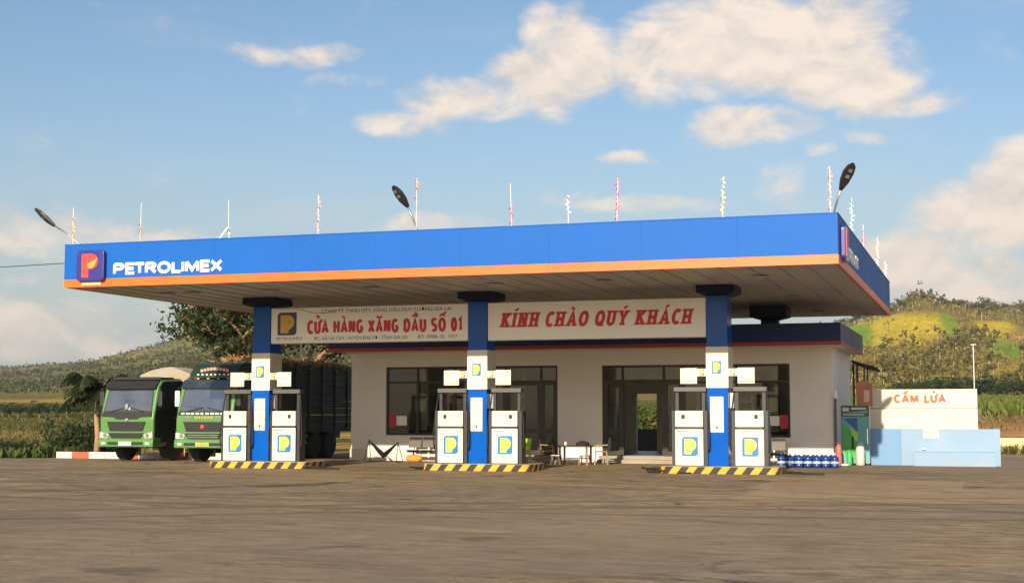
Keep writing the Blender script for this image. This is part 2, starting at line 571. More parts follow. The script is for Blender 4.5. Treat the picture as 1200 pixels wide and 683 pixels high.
def stroke(m, pts, w, z0, z1, shear, closed):
    n = len(pts)
    L = []
    for i in range(n):
        p = Vector(pts[i])
        a = Vector(pts[(i - 1) % (n - 1)] if closed and i in (0, n - 1) else pts[max(i - 1, 0)])
        if closed and i == 0:
            a = Vector(pts[n - 2])
        b = Vector(pts[1] if closed and i == n - 1 else pts[min(i + 1, n - 1)])
        d1 = (p - a) if (p - a).length > 1e-6 else (b - p)
        d2 = (b - p) if (b - p).length > 1e-6 else d1
        d1 = d1.normalized()
        d2 = d2.normalized()
        t = d1 + d2
        if t.length < .2:
            t = d1
        t.normalize()
        nrm = Vector((-t.y, t.x))
        k = 1 / max(.45, nrm.dot(Vector((-d1.y, d1.x))))
        L.append((p + nrm * w / 2 * k, p - nrm * w / 2 * k))
    vs, fs = [], []
    for a, b in L:
        for q in (a, b):
            vs.append((q.x + q.y * shear, -z1, q.y))
            vs.append((q.x + q.y * shear, -z0, q.y))
    for i in range(n - 1):
        o, p = i * 4, i * 4 + 4
        fs += [(o, p, p + 2, o + 2), (o, o + 1, p + 1, p), (o + 2, p + 2, p + 3, o + 3)]
    fs += [(0, 2, 3, 1), ((n - 1) * 4, (n - 1) * 4 + 1, (n - 1) * 4 + 3, (n - 1) * 4 + 2)]
    m.add(vs, fs)


def letters(text, name, material, parent, x0, x1, y, z0, zh, weight=.2, gap=.22, space=.42, depth=.02, shear=0.0, slab=False, slope=0.0):
    """heavy capital letters standing on a wall that faces -Y, between x0 and x1, cap height zh; each letter its own piece"""
    th = weight * zh

    def extent(base, k):
        """left and right edge of a letter drawn with skeleton scale k"""
        lo, hi = 9.0, -9.0
        for s_ in GLY[base][1]:
            for (ax, ay), (bx2, by) in zip(s_[:-1], s_[1:]):
                L = math.hypot((bx2 - ax) * k, (by - ay) * zh) + 1e-6
                half = th / 2 * abs(by - ay) * zh / L
                lo = min(lo, min(ax, bx2) * k - half)
                hi = max(hi, max(ax, bx2) * k + half)
        if slab and base not in 'COQSG':
            lo, hi = lo - .06 * zh, hi + .06 * zh
        return lo, hi

    def lay(k):
        seq_, cur = [], 0.0
        for ch in text:
            if ch == ' ':
                cur += space * zh
                continue
            dec = unicodedata.normalize('NFD', ch)
            lo, hi = extent(dec[0], k)
            seq_.append((dec, cur - lo))
            cur += hi - lo + gap * zh
        return seq_, cur - gap * zh
    k0, k1 = .01, 3 * zh
    for _ in range(40):
        sx = (k0 + k1) / 2
        if lay(sx)[1] > x1 - x0:
            k1 = sx
        else:
            k0 = sx
    seq = lay(sx)[0]
    out = []
    for dec, xc in seq:
        m = MB()
        k = 0
        w = GLY[dec[0]][0]
        strokes = [(s_, weight) for s_ in GLY[dec[0]][1]]
        inner = 1 - weight
        strokes = [([(px, weight / 2 + py * inner) for px, py in s_], ww) for s_, ww in strokes]
        if slab and dec[0] not in 'COQSG':
            for s_, ww in list(strokes):
                for i, e in ((1, s_[0]), (-2, s_[-1])):
                    o_ = s_[i]
                    if abs(e[1] - o_[1]) > .3 and (e[1] < .2 or e[1] > .8):
                        strokes.append(([(e[0] - .17 * zh / sx, e[1]), (e[0] + .17 * zh / sx, e[1])], weight * .62))
        up = 0.0
        for mk in dec[1:]:
            for s_ in MARKS[mk]:
                if mk == '\u031b':
                    strokes.append(([(px * zh / sx + w, py + 1 - weight / 2) for px, py in s_], weight * .75))
                else:
                    strokes.append(([((px + (0 if up == 0 else .14)) * zh / sx + w / 2, py * .8 + 1.02 + up * .55) for px, py in s_], weight * .62))
            if mk != '\u031b':
                up += .26
        for s_, ww in strokes:
            closed = len(s_) > 4 and (Vector(s_[0]) - Vector(s_[-1])).length < 1e-4
            pts = [(px * sx, py * zh) for px, py in s_]
            # keep stroke thickness even although width and height scale apart
            stroke(m, pts, ww * zh, 0.0, depth + k * .0016, shear, closed)
            k += 1
        xx = x0 + xc
        o = m.build(name, material, parent, loc=(xx, y, z0 + slope * xx))
        out.append(o)
    return out


def small_text(text, name, material, parent, x0, x1, y, z0, zh):
    cu = bpy.data.curves.new('text', 'FONT')
    cu.body = text
    cu.extrude = 0.0
    to = bpy.data.objects.new('text', cu)
    COL.objects.link(to)
    dg = bpy.context.evaluated_depsgraph_get()
    me = bpy.data.meshes.new_from_object(to.evaluated_get(dg))
    bpy.data.objects.remove(to)
    xs = [v.co.x for v in me.vertices]
    mn, mx = min(xs), max(xs)
    for v in me.vertices:
        v.co = Vector(((v.co.x - mn) / (mx - mn) * (x1 - x0), 0, v.co.y / .73 * zh))
    me.materials.clear()
    me.materials.append(material)
    o = bpy.data.objects.new(name, me)
    COL.objects.link(o)
    o.parent = parent
    o.location = (x0, y, z0)
    return o


def rounded(w, h, r, corners='abcd', n=5, cx=0, cz=0):
    """outline; corners a=bottom left, b=bottom right, c=top right, d=top left are rounded"""
    pts = []
    for nm, x, z, a in (('a', -w / 2, -h / 2, 180), ('b', w / 2, -h / 2, 270), ('c', w / 2, h / 2, 0), ('d', -w / 2, h / 2, 90)):
        if nm in corners:
            ox = x + r * (1 if x < 0 else -1)
            oz = z + r * (1 if z < 0 else -1)
            pts += [(cx + ox + r * math.cos(R(a + 90 * i / n)), cz + oz + r * math.sin(R(a + 90 * i / n))) for i in range(n + 1)]
        else:
            pts.append((cx + x, cz + z))
    return pts


def p_logo(parent, x, y, z, w, h, back, face, name='logo', depth=.012, frame=False):
    """blue tile with rounded corners and a broad P leaving its lower right corner"""
    m = MB()
    m.prism(rounded(w, h, w * .18, 'bd', cx=x, cz=z), y - depth, y, 'XZ')
    o = m.build(name, back, parent)
    q = MB()
    l, r, b, t = x - w * .34, x + w * .39, z - h * .41, z + h * .39
    cx, cz, rr = x + w * .06, z + h * .075, h * .315
    pts = [(l, b), (x + w * .08, b), (x + w * .12, b + h * .16)]
    pts += [(cx + (r - cx) * math.cos(R(a)), cz + rr * math.sin(R(a))) for a in range(-70, 91, 20)]
    pts += [(l, t)]
    q.prism(pts, y - depth - .006, y - depth + .001, 'XZ')
    q.build('logo_letter', face, o)
    d = MB()
    d.prism([(cx - w * .02, cz - h * .03), (cx + w * .15, cz + h * .02), (cx + w * .16, cz + h * .05), (cx, cz + h * .0)], y - depth - .009, y - depth - .0055, 'XZ')
    d.build('logo_mark', back, o)
    return o


# ------------------------------------------------------------------ ground and hills
def vnoise(x, y, seed=0):
    """value noise on arrays"""
    def hsh(i, j):
        n = (i * 374761393 + j * 668265263 + seed * 144665) & 0xFFFFFFFF
        n = ((n ^ (n >> 13)) * 1274126177) & 0xFFFFFFFF
        return ((n ^ (n >> 16)) & 0xFFFF) / 65535.0
    xi = np.floor(x).astype(np.int64)
    yi = np.floor(y).astype(np.int64)
    fx, fy = x - xi, y - yi
    fx = fx * fx * (3 - 2 * fx)
    fy = fy * fy * (3 - 2 * fy)
    a, b, c, d = hsh(xi, yi), hsh(xi + 1, yi), hsh(xi, yi + 1), hsh(xi + 1, yi + 1)
    return (a * (1 - fx) + b * fx) * (1 - fy) + (c * (1 - fx) + d * fx) * fy


def fbm(x, y, o=5, seed=0):
    s, a, t = 0, 1.0, 0
    for k in range(o):
        s = s + a * vnoise(x * 2 ** k, y * 2 ** k, seed + k * 17)
        t += a
        a *= .5
    return s / t


# height of the land above the forecourt, by bearing (degrees from +Y, clockwise) and distance
KN_R = [58, 75, 92, 112, 160, 210, 260, 330, 450, 700, 900, 1250, 1700, 2600]
KN = {  # slope above eye level (milliradian) reached at each distance; None = flat ground
    -70: [0, 0, .0, .1, .5, 1.4, 7, 11, 15, 22, 27, 31, 34, 30],
    -37: [0, 0, .0, .1, .5, 1.4, 7, 10, 13, 16, 20, 24, 28, 25],
    -34: [0, 0, .0, .1, .5, 1.4, 7, 11, 14, 25, 27, 31, 35, 31],
    -31.2: [0, 0, .0, .1, .5, 1.4, 7, 11, 16, 33, 36, 42, 49, 42],
    -28: [0, 0, .0, .1, .5, 1.4, 7, 11, 17, 42, 52, 62, 72, 56],
    -22: [0, 0, .0, .1, .5, 1.6, 7, 12, 19, 38, 50, 56, 60, 50],
    -12: [0, 0, .0, .2, 1, 2.4, 6, 12, 22, 44, 54, 50, 44, 40],
    -8: [0, 0, .2, .5, 2, 4.2, 8, 13, 24, 44, 49, 46, 44, 40],
    -4.9: [0, 0, .5, 1.1, 3, 4.8, 7.0, 10.5, 27, 49, 55, 50, 48, 40],
    -3.5: [0, 0, .7, 1.3, 3, 4.8, 7.0, 10.5, 27, 52, 62, 54, 50, 40],
    -2.3: [0, 0, .9, 1.35, 3, 4.8, 7.0, 10.5, 28, 54, 73, 56, 50, 40],
    -1.4: [0, 0, .95, 1.35, 3, 4.8, 7.0, 10.5, 28, 53, 68, 56, 50, 40],
    -.3: [0, 0, .95, 1.35, 3, 4.8, 7.0, 10.5, 27, 50, 65, 56, 50, 40],
    1.3: [0, 0, .95, 1.35, 3, 4.8, 7.0, 10.5, 26, 48, 64, 56, 50, 40],
    5: [0, 0, .9, 1.35, 3, 4.8, 7.0, 10.5, 27, 50, 70, 58, 50, 40],
    14: [0, 0, .8, 1.2, 3, 4.8, 7.0, 10.5, 28, 50, 66, 62, 50, 40],
    40: [0, 0, .3, .8, 3, 5, 8, 13, 24, 40, 50, 52, 50, 40],
    75: [0, 0, .0, .2, 1, 2, 5, 9, 15, 22, 27, 31, 34, 30]}
KA = sorted(KN)
KZ = []
for a_ in KA:
    row = []
    for r_, e_ in zip(KN_R, KN[a_]):
        row.append(e_ if r_ <= 210 else 1.68 + e_ * .001 * r_)   # up to 210 m given as height, further off as slope
    if a_ > -10 and a_ < 30:
        row[4], row[5] = 1.68 + .001 * 160 * KN[a_][4] * .9, 1.68 + .001 * 210 * KN[a_][5] * .95
    KZ.append(row)
KZ = np.array(KZ)


def land_z(th, r):
    th = np.asarray(th, float)
    r = np.asarray(r, float)
    cols = np.stack([np.interp(th, KA, KZ[:, j]) for j in range(len(KN_R))], -1)
    lr = np.log(np.clip(r, KN_R[0], KN_R[-1]))
    kr = np.log(KN_R)
    idx = np.clip(np.searchsorted(kr, lr) - 1, 0, len(KN_R) - 2)
    t = (lr - kr[idx]) / (kr[idx + 1] - kr[idx])
    a = np.take_along_axis(cols, idx[..., None], -1)[..., 0]
    b = np.take_along_axis(cols, (idx + 1)[..., None], -1)[..., 0]
    z = a + (b - a) * t
    x, y = r * np.sin(np.radians(th)), r * np.cos(np.radians(th))
    amp = np.clip((r - 300) / 600, 0, 1)
    z = z + amp * (fbm(x / 160, y / 160, 5, 3) - .5) * 26 * np.clip(z / 60, .1, 1)
    z = z + np.clip((r - 70) / 60, 0, 1) * (fbm(x / 14, y / 14, 4, 9) - .5) * .6
    return z


def cover(th, r):
    """what grows where: 0 scrub wood, 1 yellow field, 2 green field, 3 bare soil, 4 crop, 5 dry grass; soft edges come from noise"""
    x, y = r * np.sin(np.radians(th)), r * np.cos(np.radians(th))
    j = (fbm(x / 60, y / 60, 4, 21) - .5)
    z = land_z(th, r)
    e = (z - 1.68) / r * 1000 + j * 9
    a = th + (fbm(x / 45, y / 45, 4, 33) - .5) * .8
    c = np.zeros(th.shape, int)
    right = th > -14
    # the right hand hill
    c[right & (e > 43) & (e < 66) & (a < -1.2) & (a > -9)] = 1
    c[right & (e > 47) & (e < 60) & (a < -4.1) & (a > -6)] = 2
    c[right & (e > 52) & (e < 66) & (a > -1.5) & (a < -.9)] = 2
    c[right & (e > 50) & (e < 61) & (a > -.35) & (a < 1.1)] = 1
    c[right & (e > 33) & (e < 49 - (a + .2) * 3) & (a > .0)] = 2
    c[right & (e > 24) & (e < 34) & (a > -.4)] = 5
    c[right & (e > 43) & (e < 52) & (a > -2.0) & (a < -1.4)] = 3
    c[right & (e > 47) & (e < 54) & (a > .75) & (a < 2.2)] = 3
    c[right & (e > 33) & (e < 36) & (a > -1.8) & (a < -.6)] = 5
    c[right & (a > 4) & (e > 40) & (e < 60) & (vnoise(x / 130, y / 130, 5) > .55)] = 1
    c[right & (r < 300)] = 4
    c[right & (r < 116)] = 3
    # the left hand plain and hill
    left = ~right
    c[left & (r < 300)] = 4
    c[left & (r < 120)] = 5
    c[left & (r >= 262) & (r < 312)] = 5
    c[left & (r > 345) & (fbm(x / 90, y / 40, 3, 8) > .5)] = 6
    c[left & (r > 700) & (fbm(x / 150, y / 150, 3, 12) > .55)] = 6
    c[left & (r > 500) & (fbm(x / 70, y / 70, 3, 52) > .68)] = 5
    return c


COVER_COL = np.array([(.30, .225, .065), (.72, .55, .055), (.26, .40, .04), (.55, .31, .15), (.15, .15, .035), (.46, .33, .085), (.21, .195, .06)])


def build_land():
    ths = np.concatenate([np.linspace(-75, -42, 34)[:-1], np.linspace(-42, 6, 330), np.linspace(6, 75, 50)[1:]])
    rs = np.exp(np.linspace(math.log(58), math.log(2600), 190))
    TH, RR = np.meshgrid(ths, rs)
    Z = land_z(TH, RR)
    Z[RR < 62] = -.5
    Z = np.where(RR < 70, np.minimum(Z, -.02 + (RR - 62) * .004), Z)
    X, Y = RR * np.sin(np.radians(TH)), RR * np.cos(np.radians(TH))
    nr, nt_ = TH.shape
    vs = np.stack([X, Y, Z], -1).reshape(-1, 3)
    i = np.arange((nr - 1) * nt_).reshape(nr - 1, nt_)[:, :-1].ravel()
    fs = np.stack([i, i + 1, i + nt_ + 1, i + nt_], -1)
    me = bpy.data.meshes.new('hills')
    me.from_pydata(vs.tolist(), [], fs.tolist())
    me.polygons.foreach_set('use_smooth', [True] * len(me.polygons))
    cc = COVER_COL[cover(TH.ravel(), RR.ravel())]
    # blur the cover a little across the hill
    g = cc.reshape(nr, nt_, 3)
    g = (g + np.roll(g, 1, 0) + np.roll(g, -1, 0) + np.roll(g, 1, 1) + np.roll(g, -1, 1)) / 5
    at = me.color_attributes.new('cover', 'FLOAT_COLOR', 'POINT')
    at.data.foreach_set('color', np.concatenate([g.reshape(-1, 3), np.ones((nr * nt_, 1))], 1).ravel())
    m = bpy.data.materials.new('hill_vegetation')
    m.use_nodes = True
    nt = NT(m.node_tree)
    b = nt.n['Principled BSDF']
    ca = nt.n.new('ShaderNodeVertexColor')
    ca.layer_name = 'cover'
    geo = nt.n.new('ShaderNodeNewGeometry')
    pos = geo.outputs['Position']
    n1 = nt.noise(pos, .045, 6, .7)
    n2 = nt.noise(pos, .35, 6, .75)
    n3 = nt.noise(pos, 2.2, 4, .7)
    c = nt.mix(.9, ca.outputs[0], nt.mix(nt.rng(n1, .3, .7), (.72, .8, .7), (1.25, 1.2, 1.1)), 'MULTIPLY')
    c = nt.mix(.9, c, nt.mix(nt.rng(n2, .32, .68), (.5, .55, .45), (1.7, 1.55, 1.3)), 'MULTIPLY')
    c = nt.mix(.6, c, nt.mix(nt.rng(n3, .3, .7), (.6, .6, .6), (1.3, 1.3, 1.3)), 'MULTIPLY')
    nt.l.new(c, b.inputs['Base Color'])
    b.inputs['Roughness'].default_value = .95
    b.inputs['Specular IOR Level'].default_value = .1
    bn = nt.n.new('ShaderNodeBump')
    bn.inputs['Strength'].default_value = .9
    bn.inputs['Distance'].default_value = 2.6
    nt.l.new(nt.m('ADD', n2, nt.m('MULTIPLY', n3, .25)), bn.inputs['Height'])
    nt.l.new(bn.outputs[0], b.inputs['Normal'])
    me.materials.append(m)
    o = bpy.data.objects.new('hills', me)
    COL.objects.link(o)
    tag(o, kind='structure')


build_land()
M_DIRT = mat('dusty_earth', (.26, .185, .11), .95, 0, .25, .6, bump=.4, bscale=6, dirt=.6, dirt_col=(.12, .11, .045), dscale=.35)
gm = MB()
gm.add([(-4000, -400, -.012), (4000, -400, -.012), (4000, 5000, -.012), (-4000, 5000, -.012)], [(0, 1, 2, 3)])
tag(gm.build('ground', M_DIRT), kind='structure')
fm = MB()
fm.prism([(-400, -60), (400, -60), (400, 46), (70, 62), (1.2, 66), (-23, 60), (-23, 49), (-33.6, 48.3), (-36, 47.2), (-60, 46), (-400, 44)], -.3, 0.0, 'XY')
tag(fm.build('forecourt', M_ASPH), kind='structure')

# ------------------------------------------------------------------ canopy
CX0, CX1, CY0, CY1, CZ0, CZ1 = -25.59, -3.39, 36.22, 56.18, 5.38, 6.60
COLX = [-22.232, -14.942, -7.652]
COLW, COLY0, COLD = .604, 41.52, .79
can = thing('canopy', (0, 0, 0), 'long blue petrol station canopy with orange lower stripe over the dispensers', 'canopy')
# fascia panels: each sheet its own piece, thin joints between them
npn = 9
pw = (CX1 - CX0) / npn
BZ = CZ0 + .215
pm = MB()
pm.box(0, pw - .003, -.05, .0, BZ, CZ1)
proto = pm.build('fascia_panel', M_BLUE, can, loc=(CX0, CY0 + .05, 0))
sm = MB()
sm.box(0, pw - .003, -.056, .0, CZ0 - .02, BZ - .003)
sproto = sm.build('stripe_panel', M_ORANGE, can, loc=(CX0, CY0 + .05, 0))
for k in range(1, npn):
    for q in (proto, sproto):
        c = copy_tree(q, can)
        c.location.x = CX0 + k * pw
        c.location.y += random.uniform(-.001, .001)
npd = 8
pd = (CY1 - CY0 - .06) / npd
for side, xx in (('r', CX1), ('l', CX0 + .05)):
    m = MB()
    m.box(-.05, 0, 0, pd - .008, BZ, CZ1)
    a = m.build('fascia_panel', M_BLUE, can, loc=(xx, CY0 + .06, 0))
    m = MB()
    m.box(-.05, .006, 0, pd - .008, CZ0 - .02, BZ - .003)
    b = m.build('stripe_panel', M_ORANGE, can, loc=(xx, CY0 + .06, 0))
    for k in range(1, npd):
        for q in (a, b):
            c = copy_tree(q, can)
            c.location.y = CY0 + .06 + k * pd
quick('fascia_panel', [(CX0 + .06, CX1 - .06, CY1, CY1 + .05, CZ0, CZ1)], M_BLUE, can)
quick('roof_deck', [(CX0 + .06, CX1 - .06, CY0 + .06, CY1 - .01, CZ0 + .42, CZ0 + .5)], M_STEEL, can)
quick('coping', [(CX0 - .01, CX1 + .012, CY0 - .012, CY0 + .13, CZ1 + .002, CZ1 + .03), (CX1 - .13, CX1 + .012, CY0 + .132, CY1, CZ1 + .002, CZ1 + .03), (CX0 - .01, CX0 + .13, CY0 + .132, CY1, CZ1 + .002, CZ1 + .03)], M_BLUE, can)
# soffit: sheets running front to back, overlapping lips
ns = 30
sw = (CX1 - CX0 - .13) / ns
m = MB()
m.box(0, sw - .014, CY0 + .065, CY1 - .02, CZ0 + .0, CZ0 + .03)
m.box(sw - .03, sw - .0145, CY0 + .065, CY1 - .02, CZ0 - .014, CZ0 - .001)
sp0 = m.build('soffit_sheet', M_SOFFIT, can, loc=(CX0 + .065, 0, 0))
for k in range(1, ns):
    c = copy_tree(sp0, can)
    c.location.x = CX0 + .065 + k * sw
    c.location.z = random.uniform(-.004, .004)
# recessed downlights
dl = MB()
dl.box(-.2, .2, -.2, .2, CZ0 - .035, CZ0 - .016)
d0 = dl.build('downlight', M_STEEL, can, loc=(COLX[0] - 1.6, 39, 0), bevel=.01)
quick('diffuser', [(-.15, .15, -.15, .15, CZ0 - .04, CZ0 - .0355)], M_SOFFIT, d0)
for xx in (-20.2, -17, -13.2, -10, -5.7, -22.9):
    for yy in (38.9, 46, 53):
        c = copy_tree(d0, can)
        c.location = (xx, yy, 0)

# the emblem box, the name and the corner emblem on the side
m = MB()
m.prism(rounded(.92, .90, .12, 'abcd', cx=-24.62, cz=5.965), CY0 - .16, CY0 - .001, 'XZ')
eb = m.build('emblem_box', mat('emblem_navy', (.022, .022, .20), .35, 0, .1, 2, coat=.3), can, bevel=.02)
EX, EZ = -24.62, 5.965
m = MB()
px = [(EX - .27, EZ - .34), (EX - .04, EZ - .34), (EX - .04, EZ - .10)]
px += [(EX + .04 + .24 * math.cos(R(a)), EZ + .12 + .22 * math.sin(R(a))) for a in range(-110, 91, 20)]
px += [(EX - .27, EZ + .34)]
m.prism(px, CY0 - .172, CY0 - .158, 'XZ')
m.build('emblem_letter', mat('emblem_red', (.80, .06, .05), .4), eb)
m = MB()
dr = [(EX - .07, EZ - .02), (EX + .02, EZ - .09), (EX + .14, EZ - .04), (EX + .22, EZ + .10), (EX + .26, EZ + .24), (EX + .15, EZ + .14), (EX + .04, EZ + .10), (EX - .05, EZ + .06)]
m.prism(dr, CY0 - .182, CY0 - .1725, 'XZ')
m.build('emblem_flame', mat('emblem_amber', (.85, .36, .05), .4), eb)
m = MB()
m.box(EX - .34, EX + .30, CY0 - .04, CY0 - .0075, CZ0 + .03, CZ0 + .13)
m.build('emblem_plate', mat('pale_plate', (.80, .55, .3), .5), can)
letters('PETROLIMEX', 'fascia_letter', M_WHITE, can, -23.92, -20.38, CY0 - .001, 5.68, .35, weight=.25, gap=.09, depth=.03)
m = MB()
m.prism(rounded(.92, .90, .12, 'abcd', cx=37.35, cz=5.965), CX1 + .001, CX1 + .12, 'YZ')
eb2 = m.build('emblem_box', MATS['emblem_navy'], can, bevel=.02)
m = MB()
m.prism([(p[0] - EX + 37.35, p[1]) for p in px], CX1 + .118, CX1 + .132, 'YZ')
m.build('emblem_letter', MATS['emblem_red'], eb2)
# faint name on the side fascia
for k, o in enumerate(letters('PETROLIMEX', 'fascia_letter', M_WHITE, can, 0, 3.5, 0, 5.68, .35, weight=.25, gap=.09, depth=.03)):
    xx = o.location.x
    o.rotation_euler = (0, 0, PI / 2)
    o.location = (CX1 + .001, 38.3 + xx, 5.70)

# columns
for i, x0 in enumerate(COLX):
    xc = x0 + COLW / 2
    yc = COLY0 + COLD / 2
    c = quick('column', [(x0, x0 + COLW, COLY0, COLY0 + COLD, .20, CZ0 - .02)], M_COLBLUE, can, bevel=.012)
    quick('white_band', [(x0 - .02, x0 + COLW + .02, COLY0 - .02, COLY0 + COLD + .02, 2.43, 3.615)], M_CREAM, c, bevel=.008)
    m = MB()
    # flared head under the soffit
    for (w0, w1, za, zb) in ((.33, .55, 5.08, 5.17), (.55, .55, 5.1705, 5.365)):
        y0_, y1_ = .43, .62
        dd = (w1 - w0)
        vs = [(xc - w0, yc - w0 * 1.2, za), (xc + w0, yc - w0 * 1.2, za), (xc + w0, yc + w0 * 1.2, za), (xc - w0, yc + w0 * 1.2, za),
              (xc - w1, yc - w1 * 1.2, zb), (xc + w1, yc - w1 * 1.2, zb), (xc + w1, yc + w1 * 1.2, zb), (xc - w1, yc + w1 * 1.2, zb)]
        m.add(vs, [(0, 3, 2, 1), (4, 5, 6, 7), (0, 1, 5, 4), (1, 2, 6, 5), (2, 3, 7, 6), (3, 0, 4, 7)])
    m.build('column_head', M_DKBLUE, c)
    p_logo(c, x0 + .285, COLY0 - .0205, 3.02, .27, .37, M_TEAL, M_YELLOW)
    quick('plate_backing', [(x0 + .085, x0 + .475, COLY0 - .006, COLY0 - .0003, 1.165, 2.185)], M_STEEL, c)
    for k in range(3):
        zc = 2.01 - k * .335
        pl = quick('notice_plate', [(x0 + .10, x0 + .46, COLY0 - .014, COLY0 - .0061, zc - .157, zc + .157)], M_CREAM, c, bevel=.003)
        if k == 2:
            quick('notice_print', [(x0 + .255, x0 + .305, COLY0 - .0165, COLY0 - .0145, zc - .07, zc + .0), (x0 + .22, x0 + .34, COLY0 - .0165, COLY0 - .0145, zc + .055, zc + .066)], M_BLACK, pl)
        else:
            quick('notice_print', [(x0 + .14, x0 + .42, COLY0 - .0165, COLY0 - .0145, zc + .09 - .045 * q, zc + .096 - .045 * q) for q in range(5)], mat('faded_print', (.62, .56, .48), .6), pl)
    quick('socket_box', [(x0 + COLW + .001, x0 + COLW + .12, COLY0 + .3, COLY0 + .62, 1.85, 2.3)], M_STEEL, c, bevel=.01)
# short rear posts on the office roof
for x0 in COLX:
    xc = x0 + .62
    m = MB()
    m.box(xc - .28, xc + .28, 49.9, 50.5, 4.62, 5.05)
    for (w0, w1, za, zb) in ((.3, .62, 4.9, 5.0), (.62, .62, 5.0005, 5.365)):
        vs = [(xc - w0, 50.2 - w0, za), (xc + w0, 50.2 - w0, za), (xc + w0, 50.2 + w0, za), (xc - w0, 50.2 + w0, za),
              (xc - w1, 50.2 - w1, zb), (xc + w1, 50.2 - w1, zb), (xc + w1, 50.2 + w1, zb), (xc - w1, 50.2 + w1, zb)]
        m.add(vs, [(0, 3, 2, 1), (4, 5, 6, 7), (0, 1, 5, 4), (1, 2, 6, 5), (2, 3, 7, 6), (3, 0, 4, 7)])
    m.build('roof_post', M_DKBLUE, can)

# ------------------------------------------------------------------ office building
WX0, WX1, WY, WYB = -22.35, -4.9, 49.4, 56.1
off = thing('station_office', (-13.6, 49.4, 0), 'single storey cream station office with dark glazing and navy roof band', 'building')
off.location = (0, 0, 0)
T = .22
quick('wall', [(WX0, -20.97, WY, WY + T, .0, 3.92), (-20.97, -16.9, WY, WY + T, 0, .92), (-20.97, -14.42, WY, WY + T, 3.4, 3.92), (-14.42, -12.8, WY, WY + T, 0, 3.92),
               (-12.8, -6.3, WY, WY + T, 3.38, 3.92), (-9.95, -6.3, WY, WY + T, 0, .9), (-6.3, WX1, WY, WY + T, 0, 3.92)], M_WALL, off)
quick('wall', [(WX1 - T, WX1, WY + T + .001, WYB, 0, 3.92)], M_WALL, off)
quick('wall', [(WX0, WX0 + T, WY + T + .001, WYB, 0, 3.92)], M_WALL, off)
quick('wall', [(WX0 + T, -13.10, WYB - T, WYB - .002, .25, 3.9), (-12.28, WX1 - T, WYB - T, WYB - .002, .25, 3.9), (-13.10, -12.28, WYB - T, WYB - .002, 2.48, 3.9)], M_INT, off)
for bx_ in [(WX0 - .03, -16.9, WY - .03, WY - .001, 0, .42), (-9.95, WX1 + .03, WY - .03, WY - .001, 0, .42), (WX1 + .001, WX1 + .03, WY, WYB, 0, .42)]:
    quick('plinth', [bx_], M_WHITEWALL, off, bevel=.004)
quick('floor', [(WX0 + T, WX1 - T, WY + T + .001, WYB - .003, .0, .25)], M_FLOORT, off)
quick('ceiling', [(WX0 + T, WX1 - T, WY + T + .001, WYB - T - .001, 3.6, 3.7)], M_INT, off)
quick('inner_pillar', [(-20.45, -20.15, 51.6, 51.9, .25, 3.6)], M_INT, off)
quick('inner_pillar', [(-7.3, -7.0, 51.6, 51.9, .25, 3.6)], M_INT, off)
quick('inner_wall', [(-16.6, -16.45, 52, WYB - T - .001, .25, 3.6)], M_INT, off)
quick('inner_wall', [(-9.9, -9.75, 51.5, WYB - T - .001, .25, 3.6)], M_INT, off)
for xa, xb in ((-17.0, -14.3), (-12.85, -9.9)):
    quick('door_step', [(xa, xb, WY - .55, WY - .032, 0, .13), (xa, xb, WY - .28, WY - .032, .1301, .25)], M_CONC, off, bevel=.01)
# roof slab and band
quick('roof_slab', [(WX0 - .05, -4.46, 47.66, 56.3, 3.921, 4.0), (WX0 - .02, -4.5, 47.7, 56.28, 4.001, 4.5)], M_WHITEWALL, off)
quick('roof_band', [(WX0 - .1, -4.43, 47.6, 47.655, 4.02, 4.62), (-4.455, -4.43, 47.656, 56.3, 4.02, 4.62)], M_NAVY, off)
quick('red_stripe', [(WX0 - .1, -4.42, 47.59, 47.654, 3.9, 4.018), (-4.455, -4.42, 47.656, 56.3, 3.9, 4.018)], M_REDBAND, off)


